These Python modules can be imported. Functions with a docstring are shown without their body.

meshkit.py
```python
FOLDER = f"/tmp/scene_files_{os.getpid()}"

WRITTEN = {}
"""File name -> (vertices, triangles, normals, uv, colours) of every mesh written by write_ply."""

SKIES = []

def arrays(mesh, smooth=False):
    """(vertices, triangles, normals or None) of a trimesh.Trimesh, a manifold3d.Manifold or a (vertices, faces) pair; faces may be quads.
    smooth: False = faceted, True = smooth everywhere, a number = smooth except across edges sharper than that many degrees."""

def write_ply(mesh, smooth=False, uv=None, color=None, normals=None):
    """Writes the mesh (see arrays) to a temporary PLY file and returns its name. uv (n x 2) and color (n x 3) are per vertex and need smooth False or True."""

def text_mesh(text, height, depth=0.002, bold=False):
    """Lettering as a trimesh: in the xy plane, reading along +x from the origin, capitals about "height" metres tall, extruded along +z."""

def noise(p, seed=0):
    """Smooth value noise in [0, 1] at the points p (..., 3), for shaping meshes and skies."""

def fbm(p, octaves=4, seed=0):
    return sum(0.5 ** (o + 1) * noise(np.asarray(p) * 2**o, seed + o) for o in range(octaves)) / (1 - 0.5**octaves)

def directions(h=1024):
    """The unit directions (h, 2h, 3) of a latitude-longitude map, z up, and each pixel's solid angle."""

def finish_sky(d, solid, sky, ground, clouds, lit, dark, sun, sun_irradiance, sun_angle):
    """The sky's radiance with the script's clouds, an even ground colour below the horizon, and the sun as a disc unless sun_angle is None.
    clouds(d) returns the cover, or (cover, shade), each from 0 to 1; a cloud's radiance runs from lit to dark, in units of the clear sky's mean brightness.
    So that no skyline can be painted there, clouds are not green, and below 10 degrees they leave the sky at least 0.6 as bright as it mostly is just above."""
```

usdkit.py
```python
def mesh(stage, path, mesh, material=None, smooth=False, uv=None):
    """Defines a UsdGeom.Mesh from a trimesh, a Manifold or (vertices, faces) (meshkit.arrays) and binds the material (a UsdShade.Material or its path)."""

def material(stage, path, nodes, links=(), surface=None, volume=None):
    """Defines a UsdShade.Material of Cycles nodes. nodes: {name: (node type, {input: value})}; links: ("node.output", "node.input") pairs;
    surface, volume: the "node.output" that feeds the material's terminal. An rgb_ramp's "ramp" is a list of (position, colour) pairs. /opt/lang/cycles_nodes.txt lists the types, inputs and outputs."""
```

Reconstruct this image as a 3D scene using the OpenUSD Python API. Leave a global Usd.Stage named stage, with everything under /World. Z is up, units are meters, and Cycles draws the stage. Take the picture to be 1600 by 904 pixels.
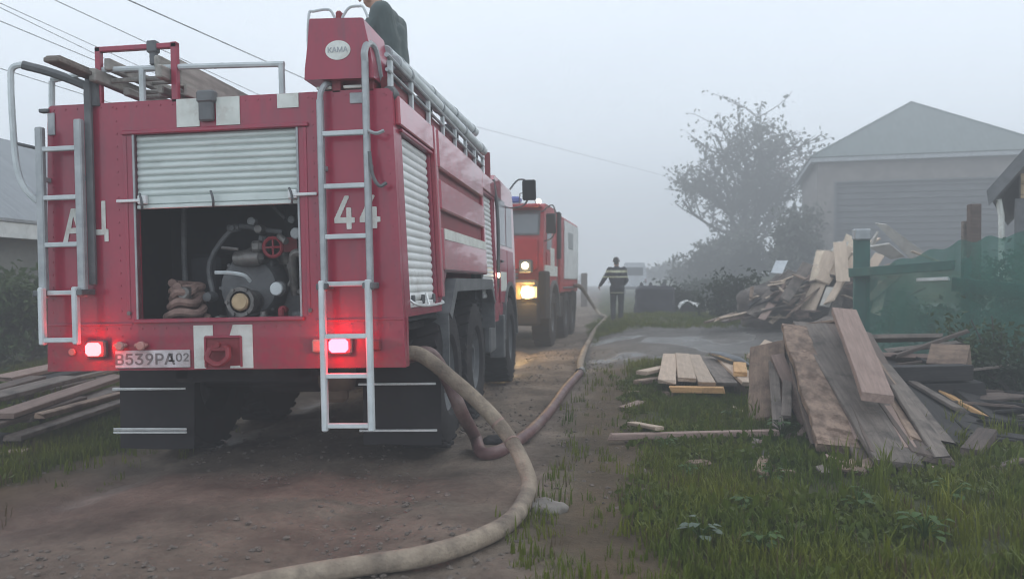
import math, numpy as np, trimesh, usdkit, meshkit, manifold3d
from math import sin, cos, atan, radians, pi
from shapely.geometry import Polygon, box as sbox
from pxr import Usd, UsdGeom, UsdLux, UsdShade, Gf, Sdf, Vt
rng = np.random.default_rng(7)
stage = Usd.Stage.CreateInMemory()
UsdGeom.SetStageUpAxis(stage, 'Z'); UsdGeom.SetStageMetersPerUnit(stage, 1.0)
W = UsdGeom.Xform.Define(stage, '/World'); UsdGeom.Scope.Define(stage, '/World/Looks')
stage.SetDefaultPrim(W.GetPrim())
# ---------------------------------------------------------------- camera, sky, sun, exposure
FPX, CX, CY = 1250., 800., 452.
YAW, PITCH, CAMZ = atan(145/FPX), atan(-12/FPX), 1.40
cam = UsdGeom.Camera.Define(stage, '/World/camera')
cam.CreateHorizontalApertureAttr(36.0); cam.CreateFocalLengthAttr(36.0*FPX/1600)
cam.AddTranslateOp().Set(Gf.Vec3d(0, 0, CAMZ))
cam.AddRotateZOp().Set(math.degrees(YAW)); cam.AddRotateXOp().Set(90+math.degrees(PITCH))
cam.CreateFStopAttr(2.0); cam.CreateFocusDistanceAttr(6.0)
cam.CreateExposureAttr(0.50)
SUN_EL, SUN_AZ = radians(38), radians(60)
def mat(name, nodes, links=(), surface=None, volume=None):
    return usdkit.material(stage, '/World/Looks/'+name, nodes, links, surface, volume)
sky_mat = mat('sky_overcast', {
    'tc': ('texture_coordinate', {}), 'mp': ('mapping', {'scale': (1.2, 1.2, 2.5)}),
    'n': ('noise_texture', {'scale': 1.6, 'detail': 4, 'roughness': .5}),
    'r': ('rgb_ramp', {'ramp': [(.3, (7.5, 8.3, 9.2)), (.7, (8.4, 9.2, 10.1))]}),
    'sky': ('sky_texture', {'sky_type': 'single_scattering', 'sun_disc': False, 'sun_elevation': SUN_EL, 'sun_rotation': SUN_AZ}),
    'm': ('mix_color', {'fac': .94, 'use_clamp': False}),
    'b': ('background_shader', {'strength': .10})},
    [('tc.generated', 'mp.vector'), ('mp.vector', 'n.vector'), ('n.fac', 'r.fac'), ('sky.color', 'm.a'), ('r.color', 'm.b'), ('m.result', 'b.color')], surface='b.background')
dome = UsdLux.DomeLight.Define(stage, '/World/sky'); dome.CreateIntensityAttr(1.0)
UsdShade.MaterialBindingAPI.Apply(dome.GetPrim()).Bind(sky_mat)
sun = UsdLux.DistantLight.Define(stage, '/World/sun')
sun.CreateIntensityAttr(.15); sun.CreateAngleAttr(30.0); sun.CreateNormalizeAttr(True); sun.CreateColorAttr(Gf.Vec3f(1, .96, .9))
_d = np.array([sin(SUN_AZ)*cos(SUN_EL), cos(SUN_AZ)*cos(SUN_EL), sin(SUN_EL)])
sun.AddRotateZOp().Set(math.degrees(math.atan2(_d[0], -_d[1]))); sun.AddRotateXOp().Set(90-math.degrees(SUN_EL))
HAZE, HAZE_TOP = 0.0120, 20.0
# ---------------------------------------------------------------- view geometry: a pixel of the photograph and a real depth give a point
_c, _s = cos(YAW), sin(YAW)
FW = np.array([-_s*cos(PITCH), _c*cos(PITCH), sin(PITCH)]); RT = np.array([_c, _s, 0.]); UP = np.cross(RT, FW); CAM = np.array([0, 0, CAMZ])
def at(px, py, y=None, z=None):
    r = FW*FPX + RT*(px-CX) - UP*(py-CY)
    t = (z-CAMZ)/r[2] if z is not None else y/r[1]
    return CAM + r*t
# ---------------------------------------------------------------- terrain height
def S(x, a, b):
    t = np.clip((np.asarray(x, float)-a)/(b-a), 0, 1); return t*t*(3-2*t)
def H0(x, y):
    x, y = np.asarray(x, float), np.asarray(y, float)
    z = .024*(np.clip(x, -4.2, -.9)+2.5)
    z = z + .40*S(x, -.8, 1.0)*S(y, 8, 22) + .62*S(x, 3.2, 9)*S(y, 13, 23) + .9*S(x, 5, 12)*S(y, 23, 42) + .12*S(-x, 4.2, 6)
    z = z + .12*S(y, 40, 120) + .25*S(y, 20, 34)*(1-S(x, -.8, 1.0))
    return z
def H(x, y):
    x, y = np.asarray(x, float), np.asarray(y, float)
    p = np.stack([x, y, np.zeros_like(x)], -1)
    z = H0(x, y) + .045*(meshkit.fbm(p*1.3, 3, 3)-.5)
    rut = np.exp(-((x+1.42)/.22)**2)+np.exp(-((x+3.45)/.22)**2)
    return z - .045*rut + .02*(1-S(np.abs(x+2.4), .3, .6))
def atg(px, py):
    z = 0.
    for _ in range(12):
        p = at(px, py, z=min(z, 1.3)); z = float(H(p[0], p[1]))
    return p
# ---------------------------------------------------------------- prim helpers
_used = {}
def numbered(parent, name):
    k = (parent, name); n = _used.get(k, 0); _used[k] = n+1
    return name if n == 0 else f'{name}_{n:03d}'
def tag(prim, label=None, cat=None, group=None, kind=None):
    for k, v in (('label', label), ('category', cat), ('group', group), ('kind', kind)):
        if v: prim.SetCustomDataByKey(k, v)
    return prim
def obj(name, mesh, m, parent=None, smooth=35, matrix=None, **tags):
    base = '/World' if parent is None else str(parent.GetPath())
    if isinstance(mesh, list): mesh = trimesh.util.concatenate(mesh)
    u = usdkit.mesh(stage, base+'/'+numbered(base, name), mesh, m, smooth=smooth)
    if matrix is not None: u.AddTransformOp().Set(Gf.Matrix4d(*np.asarray(matrix).T.ravel().tolist()))
    return tag(u.GetPrim(), **tags)
def parts(name, meshes, m, parent, **k):
    for q in meshes: obj(name, q, m, parent, **k)
def thing(name, label, cat, loc=(0, 0, 0), group=None, rz=0., ry=0., matrix=None):
    x = UsdGeom.Xform.Define(stage, '/World/'+numbered('/World', name))
    if matrix is not None: x.AddTransformOp().Set(Gf.Matrix4d(*np.asarray(matrix).T.ravel().tolist()))
    else:
        x.AddTranslateOp().Set(Gf.Vec3d(*map(float, loc)))
        if rz: x.AddRotateZOp().Set(math.degrees(rz))
        if ry: x.AddRotateYOp().Set(math.degrees(ry))
    return tag(x.GetPrim(), label, cat, group)
# ---------------------------------------------------------------- mesh helpers
def T(m, *t): m = m.copy(); m.apply_translation(t); return m
def R(m, ang, ax, pt=(0, 0, 0)): m = m.copy(); m.apply_transform(trimesh.transformations.rotation_matrix(ang, ax, pt)); return m
cat_ = trimesh.util.concatenate
def bx(x0, x1, y0, y1, z0, z1, b=0.):
    if b <= 0:
        m = trimesh.creation.box([x1-x0, y1-y0, z1-z0]); m.apply_translation([(x0+x1)/2, (y0+y1)/2, (z0+z1)/2]); return m
    b = min(b, (x1-x0)*.49, (y1-y0)*.49, (z1-z0)*.49); p = []
    for sx in (0, 1):
        for sy in (0, 1):
            for sz in (0, 1):
                c = np.array([x1 if sx else x0, y1 if sy else y0, z1 if sz else z0])
                d = np.array([-b if sx else b, -b if sy else b, -b if sz else b])
                for k in range(3):
                    q = c+d; q[k] = c[k]; p.append(q)
    return trimesh.convex.convex_hull(np.array(p))
def spline(P, n=8):
    P = np.asarray(P, float)
    if len(P) < 3: return P
    Q = np.vstack([2*P[0]-P[1], P, 2*P[-1]-P[-2]]); out = []
    for i in range(1, len(Q)-2):
        a, b, c, d = Q[i-1:i+3]
        for t in np.linspace(0, 1, n, endpoint=False):
            out.append(.5*((2*b)+(-a+c)*t+(2*a-5*b+4*c-d)*t*t+(-a+3*b-3*c+d)*t**3))
    return np.array(out+[P[-1]])
def tube(P, r, n=8, smooth=0, cap=True):
    P = spline(P, smooth) if smooth else np.asarray(P, float)
    r = np.interp(np.linspace(0, 1, len(P)), np.linspace(0, 1, np.size(r)), np.atleast_1d(r).astype(float))
    d = np.gradient(P, axis=0); d /= np.linalg.norm(d, axis=1)[:, None]+1e-12
    u = np.cross(d[0], [0, 0, 1.]);
    if np.linalg.norm(u) < .2: u = np.cross(d[0], [1., 0, 0])
    u /= np.linalg.norm(u); V = []
    a = np.linspace(0, 2*pi, n, endpoint=False)
    for i in range(len(P)):
        u = u - d[i]*(u@d[i]); u /= np.linalg.norm(u)+1e-12; w = np.cross(d[i], u)
        V.append(P[i]+r[i]*(np.cos(a)[:, None]*u+np.sin(a)[:, None]*w))
    V = np.vstack(V); F = []
    for i in range(len(P)-1):
        for j in range(n):
            k = (j+1) % n; F += [[i*n+j, i*n+k, i*n+n+k], [i*n+j, i*n+n+k, i*n+n+j]]
    if cap:
        m = len(V); V = np.vstack([V, P[0], P[-1]]); e = (len(P)-1)*n
        for j in range(n):
            k = (j+1) % n; F += [[m, k, j], [m+1, e+j, e+k]]
    return trimesh.Trimesh(V, F, process=False)
def lathe(prof, n=24, axis='z'):
    """prof: (r, h) pairs; revolved about the axis."""
    m = trimesh.creation.revolve(np.array(prof, float), sections=n)
    if axis == 'x': m.apply_transform(trimesh.transformations.rotation_matrix(pi/2, [0, 1, 0]))
    if axis == 'y': m.apply_transform(trimesh.transformations.rotation_matrix(-pi/2, [1, 0, 0]))
    m.fix_normals(); return m
def disc(r, h, axis='y', n=20, b=.0):
    return lathe([(0, 0), (r-b, 0), (r, b), (r, h-b), (r-b, h), (0, h)] if b else [(0, 0), (r, 0), (r, h), (0, h)], n, axis)
def ext_yz(poly, x0, x1):
    """polygon in (y, z) extruded along x"""
    m = trimesh.creation.extrude_polygon(poly, x1-x0, engine='earcut')
    v = m.vertices.copy(); m.vertices = np.stack([v[:, 2]+x0, v[:, 0], v[:, 1]], 1); return m
def ext_xz(poly, y0, y1):
    m = trimesh.creation.extrude_polygon(poly, y1-y0, engine='earcut')
    v = m.vertices.copy(); m.vertices = np.stack([v[:, 0], y1-v[:, 2], v[:, 1]], 1); return m
def ext_xy(poly, z0, z1):
    m = trimesh.creation.extrude_polygon(poly, z1-z0, engine='earcut'); m.apply_translation([0, 0, z0]); return m
def man(m): return manifold3d.Manifold(manifold3d.Mesh(np.asarray(m.vertices, np.float32), np.asarray(m.faces, np.uint32)))
def unman(m):
    q = m.to_mesh(); return trimesh.Trimesh(q.vert_properties[:, :3], q.tri_verts, process=False)
def ball(c, r, seg=14): return manifold3d.Manifold.sphere(float(r), seg).translate([float(v) for v in c])
def limbs(segs, refine=.05, it=6, seg=14):
    """segs: (a, b, ra, rb) -> one smooth continuous surface"""
    M = manifold3d.Manifold()
    for a, b, ra, rb in segs: M = M + manifold3d.Manifold.batch_hull([ball(a, ra, seg), ball(b, rb, seg)])
    t = unman(M.refine_to_length(refine)); t.merge_vertices()
    if it: trimesh.smoothing.filter_taubin(t, iterations=it)
    return t
# ---------------------------------------------------------------- materials
def mottled(name, c1, c2, scale=3., rough=.6, bump=0., bscale=40., stretch=(1, 1, 1), pos=(.35, .65), spec=.5, metallic=0., coat=0., detail=5, rand=0., bdist=.02, sheen=0., dirt=None, dstretch=None, mud=False):
    n = {'tc': ('texture_coordinate', {}), 'mp': ('mapping', {'scale': stretch}),
         'n': ('noise_texture', {'scale': scale, 'detail': detail, 'roughness': .62}),
         'r': ('rgb_ramp', {'ramp': [(pos[0], c1), (pos[1], c2)]}),
         'p': ('principled_bsdf', {'roughness': rough, 'specular_ior_level': spec, 'metallic': metallic, 'coat_weight': coat, 'sheen_weight': sheen})}
    l = [('tc.object', 'mp.vector'), ('n.fac', 'r.fac'), ('mp.vector', 'n.vector')]
    out = 'r.color'
    if dirt:                       # second, patchy layer of grime of its own shape
        n |= {'n3': ('noise_texture', {'scale': dirt[1], 'detail': 6, 'roughness': .7}), 'r3': ('rgb_ramp', {'ramp': [(dirt[2], (0, 0, 0)), (dirt[3], (1, 1, 1))]}),
              'm3': ('mix_color', {'b': dirt[0]})}
        if dstretch: n |= {'mp3': ('mapping', {'scale': dstretch})}; l += [('tc.object', 'mp3.vector')]
        l += [('mp3.vector' if dstretch else 'tc.object', 'n3.vector'), ('n3.fac', 'r3.fac'), ('r3.color', 'm3.fac'), (out, 'm3.a')]; out = 'm3.result'
    if mud:                        # road mud thrown up on the lower edge, ragged by noise
        n |= {'sx': ('separate_xyz', {}), 'mz': ('map_range', {'from_min': 1.35, 'from_max': .8, 'to_min': 0, 'to_max': .55, 'clamp': True}), 'nm': ('noise_texture', {'scale': 11, 'detail': 8, 'roughness': .75}),
              'rm': ('rgb_ramp', {'ramp': [(.42, (0, 0, 0)), (.62, (1, 1, 1))]}), 'mm': ('math', {'math_type': 'multiply', 'use_clamp': True}), 'md': ('mix_color', {'b': (.13, .085, .07)})}
        l += [('tc.object', 'sx.vector'), ('sx.z', 'mz.value'), ('tc.object', 'nm.vector'), ('nm.fac', 'rm.fac'), ('mz.result', 'mm.value1'), ('rm.color', 'mm.value2'), ('mm.value', 'md.fac'), (out, 'md.a')]; out = 'md.result'
    if rand:
        n |= {'oi': ('object_info', {}), 'mr': ('map_range', {'from_min': 0, 'from_max': 1, 'to_min': 1-rand, 'to_max': 1+rand}), 'h': ('hsv', {})}
        l += [('oi.random', 'mr.value'), ('mr.result', 'h.value'), (out, 'h.color')]; out = 'h.color'
    l.append((out, 'p.base_color'))
    if bump:
        n |= {'n2': ('noise_texture', {'scale': bscale, 'detail': 4}), 'bp': ('bump', {'strength': bump, 'distance': bdist})}
        l += [('mp.vector', 'n2.vector'), ('n2.fac', 'bp.height'), ('bp.normal', 'p.normal')]
    return mat(name, n, l, 'p.BSDF')
def glow(name, col, strength):
    return mat(name, {'e': ('emission', {'color': col, 'strength': strength})}, (), 'e.emission')
RED = mottled('red_paint', (.225, .009, .034), (.30, .012, .044), 1.2, .33, .04, 6, coat=.35, dirt=((.14, .035, .055), 1.6, .5, .8), dstretch=(4, 4, .7), mud=True)
RED_SIDE = mottled('red_side_paint', (.30, .018, .042), (.38, .026, .052), 1.2, .24, .02, 6, coat=1., dirt=((.20, .07, .075), 1.6, .5, .8), dstretch=(4, 4, .7))
RED2 = mottled('red_paint_old', (.29, .010, .016), (.39, .016, .024), 1.5, .4, .06, 6, coat=.15, dirt=((.2, .09, .07), 2, .55, .9))
DKRED = mottled('dark_red_paint', (.16, .012, .02), (.22, .016, .026), 3, .5)
SHUT = mottled('shutter_aluminium', (.46, .51, .49), (.55, .60, .58), 2.5, .42, metallic=.25, stretch=(1, 1, 4), dirt=((.3, .31, .29), 3, .55, .9))
SHUT2 = mottled('shutter_white', (.58, .60, .60), (.68, .70, .70), 2.5, .45, dirt=((.36, .34, .31), 3, .55, .9))
GREY = mottled('grey_painted_steel', (.25, .27, .28), (.36, .38, .39), 8, .5, .1, 60, metallic=.2)
DGREY = mottled('dark_grey_steel', (.07, .075, .08), (.12, .125, .13), 6, .6, .1, 50)
LGREY = mottled('light_grey_tube', (.42, .46, .47), (.54, .58, .59), 5, .5, .1, 40)
WHITE = mottled('white_marking', (.52, .54, .50), (.64, .66, .62), 6, .55, dirt=((.38, .33, .29), 8, .5, .85))
BLACK = mottled('black_rubber', (.012, .011, .013), (.022, .02, .022), 5, .8, .2, 60, spec=.25, dirt=((.06, .05, .045), 5, .55, .85))
FLAP = mottled('mud_flap_rubber', (.010, .009, .011), (.018, .016, .018), 4, .7, .15, 30, spec=.3, dirt=((.05, .04, .036), 3, .58, .9))
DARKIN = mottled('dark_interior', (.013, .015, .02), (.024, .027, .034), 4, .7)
METAL = mottled('cast_metal', (.10, .098, .095), (.2, .19, .18), 9, .45, metallic=.5, dirt=((.04, .035, .03), 6, .5, .75))
BRASS = mottled('tarnished_brass', (.34, .25, .15), (.44, .33, .2), 9, .45, metallic=.3)
PLATE = mottled('plate_white', (.42, .40, .42), (.58, .56, .58), 9, .5, dirt=((.28, .22, .2), 7, .42, .75))
INK = mottled('plate_ink', (.10, .09, .09), (.19, .17, .17), 20, .7)
MIRR = mat('mirror_lens', {'p': ('principled_bsdf', {'base_color': (.16, .17, .185), 'roughness': .12, 'specular_ior_level': .6})}, (), 'p.BSDF')
BLUEL = mat('blue_beacon', {'p': ('principled_bsdf', {'base_color': (.03, .06, .32), 'roughness': .15, 'coat_weight': .5})}, (), 'p.BSDF')
TAIL = glow('tail_lamp_light', (1., .010, .0165), 55.)
TAIL_L = glow('tail_lamp_light_warm', (1., .0115, .0125), 50.)
HEAD = glow('headlamp_light', (1., .62, .22), 210.)
HEADS = glow('small_lamp_light', (1., .82, .5), 9.)
REFL = mat('unlit_reflector', {'p': ('principled_bsdf', {'base_color': (.42, .2, .17), 'roughness': .25, 'coat_weight': .4})}, (), 'p.BSDF')
CHROME = mottled('reflective_strip', (.6, .62, .62), (.75, .77, .77), 12, .3, metallic=.4)
PANE = mat('window_glass', {'t': ('transparent_bsdf', {'color': (.5, .56, .56)}), 'g': ('glossy_bsdf', {'roughness': .03, 'color': (.9, .93, .95)}), 'f': ('fresnel', {'IOR': 1.6}), 'm': ('mix_closure', {})},
           [('f.fac', 'm.fac'), ('t.BSDF', 'm.closure1'), ('g.BSDF', 'm.closure2')], 'm.closure')
def wood(name, c1, c2, stain=(.06, .05, .045), amt=(.55, .8), rough=.75):
    return mottled(name, c1, c2, 1.0, rough, .7, 1.6, stretch=(2.2, 34, 34), pos=(.3, .7), rand=.16, dirt=(stain, 3.5, amt[0], amt[1]), spec=.3, bdist=.006)
W_GREY = wood('weathered_grey_wood', (.095, .077, .066), (.195, .162, .14), (.035, .03, .027), (.5, .72))
W_PINK = wood('pinkish_dry_wood', (.18, .125, .105), (.28, .20, .17), (.15, .105, .09))
W_TAN = wood('tan_wood', (.17, .115, .085), (.29, .205, .15), (.09, .06, .048), (.47, .66))
W_KNOT = mottled('knotty_lumpy_wood', (.11, .075, .058), (.29, .205, .155), 1.0, .8, 1., 1.3, stretch=(5, 9, 9), pos=(.36, .62), rand=.05, dirt=((.10, .062, .045), 7, .52, .64), spec=.25, bdist=.03)
W_PALE2 = wood('pale_broken_wood', (.44, .34, .255), (.60, .48, .375), (.25, .19, .15), (.6, .85))
W_ORANGE = wood('fresh_orange_wood', (.42, .235, .10), (.60, .36, .17), (.25, .15, .08), (.6, .85))
W_PALE = wood('pale_fresh_wood', (.36, .275, .21), (.50, .395, .31), (.22, .17, .135), (.6, .85))
W_DARK = wood('charred_dark_wood', (.010, .009, .010), (.028, .025, .025), (.06, .05, .045), (.6, .85))
W_BROWN = wood('brown_damp_wood', (.06, .044, .038), (.125, .092, .077), (.05, .04, .035))
BARK = mottled('tree_bark', (.05, .045, .04), (.10, .09, .08), 6, .9, .6, 20, stretch=(1, 1, .3), bdist=.03)
def leafmat(name, c1, c2):
    return mat(name, {'g': ('geometry', {}), 'n': ('noise_texture', {'scale': 1.1, 'detail': 5}), 'r': ('rgb_ramp', {'ramp': [(.3, c1), (.7, c2)]}),
                      'hr': ('hsv', {}), 'mr': ('map_range', {'from_min': 0, 'from_max': 1, 'to_min': .6, 'to_max': 1.45}),
                      'p': ('principled_bsdf', {'roughness': .55, 'specular_ior_level': .3}), 't': ('translucent_bsdf', {}), 'm': ('mix_closure', {'fac': .28})},
               [('g.position', 'n.vector'), ('n.fac', 'r.fac'), ('g.random_per_island', 'mr.value'), ('mr.result', 'hr.value'), ('r.color', 'hr.color'), ('hr.color', 'p.base_color'), ('hr.color', 't.color'), ('p.BSDF', 'm.closure1'), ('t.BSDF', 'm.closure2')], 'm.closure')
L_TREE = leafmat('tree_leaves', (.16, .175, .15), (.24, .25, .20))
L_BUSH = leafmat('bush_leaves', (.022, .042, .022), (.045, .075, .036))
L_LIGHT = leafmat('light_leaves', (.04, .09, .03), (.09, .14, .045))
L_RED = leafmat('reddish_leaves', (.20, .075, .085), (.28, .13, .13))
GRASSM = leafmat('grass_blades', (.075, .135, .005), (.235, .25, .016))
GRASSD = leafmat('dry_grass_blades', (.11, .08, .035), (.18, .13, .06))
PLANTM = leafmat('broad_leaves', (.05, .12, .015), (.10, .19, .03))
COVERM = leafmat('ground_cover_leaves', (.06, .11, .005), (.155, .185, .012))
PLANTS = leafmat('silvery_leaves', (.15, .21, .15), (.24, .3, .22))
# ---------------------------------------------------------------- the ground, one continuous grid split into ground, dirt road and driveway
def grid_line(a, b, f0, f1, step, grow):
    xs = list(np.arange(f0, f1, step)); s = step
    while xs[-1] < b: s *= grow; xs.append(xs[-1]+s)
    s = step; lo = [f0]
    while lo[-1] > a: s *= grow; lo.append(lo[-1]-s)
    return np.array(lo[:0:-1]+xs)
gx = grid_line(-90, 90, -6.5, 5.5, .06, 1.12); gy = grid_line(-8, 190, 2.2, 13., .06, 1.045)
X, Y = np.meshgrid(gx, gy); nz = lambda sc, sd, oc=3: meshkit.fbm(np.stack([X*sc, Y*sc, 0*X], -1), oc, sd)
jx = (nz(1.4, 11)-.5)*.9 + (nz(5., 12, 2)-.5)*.25
near = 1-S(Y, 30, 60)
RX = X+jx*.55*near
def right_edge(y): return -.12+.10*S(y, 7, 12)-.15*S(y, 16, 24)
road_w = S(RX, -3.95, -3.45)*(1-S(RX, right_edge(Y)-.35, right_edge(Y)+.12))
dj = (nz(.8, 21)-.5)*2.0
drive_w = S(X, -.6, -.1)*(1-S(X, 9, 10))*S(Y+dj, 12.2, 13.2)*(1-S(Y+dj*.7-.18*X, 17.6, 19.2))
margin = (1-S(np.abs(RX-.05), .12, .55))*S(RX, -.9, -.2)*(1-S(Y, 13, 18))
margin = np.maximum(margin, (1-S(np.abs(RX+3.85), .15, .5)))
patch = S(nz(.55, 31), .56, .72)*.6*S(X, .3, 1)
bare = np.clip(np.maximum(np.maximum(margin, patch*(1-S(Y, 20, 30))), S(X+dj, -9, -4.6)*0), 0, 1)
puddle = S(nz(.9, 41), .5, .62)*drive_w
for _x in (-1.42, -3.45): puddle = np.maximum(puddle, .6*np.exp(-((X+(nz(.7, 61)-.5)*.3-_x)/.16)**2)*road_w*S(nz(1.6, 62), .42, .58)*(1-drive_w))
Z = H(X, Y) + ((nz(9, 51, 3)-.5)*.03*(.4+.6*(1-road_w)) + ((nz(14, 52, 2)-.5)*.018+(nz(4, 53, 3)-.5)*.05)*road_w)*(1-S(Y, 25, 60))*(1-.7*puddle)
V = np.stack([X, Y, Z], -1).reshape(-1, 3); ny, nx = X.shape
I = np.arange(ny*nx).reshape(ny, nx); Q = np.stack([I[:-1, :-1], I[:-1, 1:], I[1:, 1:], I[1:, :-1]], -1).reshape(-1, 4)
fm = lambda A: A.reshape(-1)[Q].mean(1)
GM = mat('earth', {
    'g': ('geometry', {}), 'road': ('attribute', {'attribute': 'road'}), 'bare': ('attribute', {'attribute': 'bare'}), 'drive': ('attribute', {'attribute': 'drive'}), 'pud': ('attribute', {'attribute': 'puddle'}),
    'n1': ('noise_texture', {'scale': 1.3, 'detail': 7, 'roughness': .65}), 'n2': ('noise_texture', {'scale': 22, 'detail': 6, 'roughness': .7}), 'v': ('voronoi_texture', {'scale': 30}),
    'soil': ('rgb_ramp', {'ramp': [(.3, (.024, .028, .006)), (.7, (.062, .07, .012))]}),
    'brown': ('rgb_ramp', {'ramp': [(.3, (.05, .034, .018)), (.7, (.115, .078, .043))]}),
    'dirt': ('rgb_ramp', {'ramp': [(.30, (.058, .041, .030)), (.5, (.14, .106, .081)), (.70, (.23, .18, .14))]}),
    'grav': ('rgb_ramp', {'ramp': [(.3, (.07, .064, .058)), (.7, (.17, .158, .148))]}),
    'st': ('rgb_ramp', {'ramp': [(.0, (1, 1, 1)), (.16, (0, 0, 0))]}), 'stn': ('noise_texture', {'scale': 3, 'detail': 2}), 'stm': ('math', {'math_type': 'multiply', 'use_clamp': True}), 'str': ('rgb_ramp', {'ramp': [(.5, (0, 0, 0)), (.7, (1, 1, 1))]}),
    'sp': ('map_range', {'from_min': .2, 'from_max': .8, 'to_min': .72, 'to_max': 1.25}),
    'mb': ('mix_color', {}), 'mr': ('mix_color', {}), 'md': ('mix_color', {}), 'ms': ('mix_color', {'b': (.26, .24, .225)}), 'hv': ('hsv', {}),
    'rr': ('map_range', {'from_min': 0, 'from_max': 1, 'to_min': .88, 'to_max': .16}),
    'bp': ('bump', {'strength': .8, 'distance': .035}), 'p': ('principled_bsdf', {'specular_ior_level': .35})},
    [('g.position', 'n1.vector'), ('g.position', 'n2.vector'), ('g.position', 'v.vector'), ('g.position', 'stn.vector'), ('n1.fac', 'soil.fac'), ('n1.fac', 'brown.fac'), ('n1.fac', 'dirt.fac'), ('n1.fac', 'grav.fac'),
     ('soil.color', 'mb.a'), ('brown.color', 'mb.b'), ('bare.fac', 'mb.fac'), ('mb.result', 'mr.a'), ('dirt.color', 'mr.b'), ('road.fac', 'mr.fac'), ('mr.result', 'md.a'), ('grav.color', 'md.b'), ('drive.fac', 'md.fac'),
     ('v.distance', 'st.fac'), ('stn.fac', 'str.fac'), ('st.color', 'stm.value1'), ('str.color', 'stm.value2'), ('stm.value', 'ms.fac'), ('md.result', 'ms.a'), ('n2.fac', 'sp.value'), ('sp.result', 'hv.value'), ('ms.result', 'hv.color'), ('hv.color', 'p.base_color'),
     ('pud.fac', 'rr.value'), ('rr.result', 'p.roughness'), ('n2.fac', 'bp.height'), ('bp.normal', 'p.normal')], 'p.BSDF')
def sheet(name, sel):
    q = Q[sel]; u, inv = np.unique(q, return_inverse=True); q = inv.reshape(q.shape)
    m = UsdGeom.Mesh.Define(stage, '/World/'+name)
    m.CreatePointsAttr(Vt.Vec3fArray.FromNumpy(V[u].astype(np.float32))); m.CreateFaceVertexCountsAttr(Vt.IntArray.FromNumpy(np.full(len(q), 4, np.int32)))
    m.CreateFaceVertexIndicesAttr(Vt.IntArray.FromNumpy(q.astype(np.int32).ravel())); m.CreateSubdivisionSchemeAttr('none')
    gz, gyy = np.gradient(Z, gy, gx); N = np.stack([-gyy, -gz, np.ones_like(Z)], -1).reshape(-1, 3); N /= np.linalg.norm(N, axis=1)[:, None]
    m.CreateNormalsAttr(Vt.Vec3fArray.FromNumpy(N[u].astype(np.float32))); m.SetNormalsInterpolation('vertex')
    for k, A in (('road', road_w), ('bare', bare), ('drive', drive_w), ('puddle', puddle)):
        UsdGeom.PrimvarsAPI(m).CreatePrimvar(k, Sdf.ValueTypeNames.FloatArray, 'vertex').Set(Vt.FloatArray.FromNumpy(A.reshape(-1)[u].astype(np.float32)))
    UsdShade.MaterialBindingAPI.Apply(m.GetPrim()).Bind(GM); tag(m.GetPrim(), kind='structure')
isdrive = fm(drive_w) > .5; isroad = (fm(road_w) > .5) & ~isdrive
sheet('ground', ~isdrive & ~isroad); sheet('dirt_road', isroad); sheet('driveway', isdrive)
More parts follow.
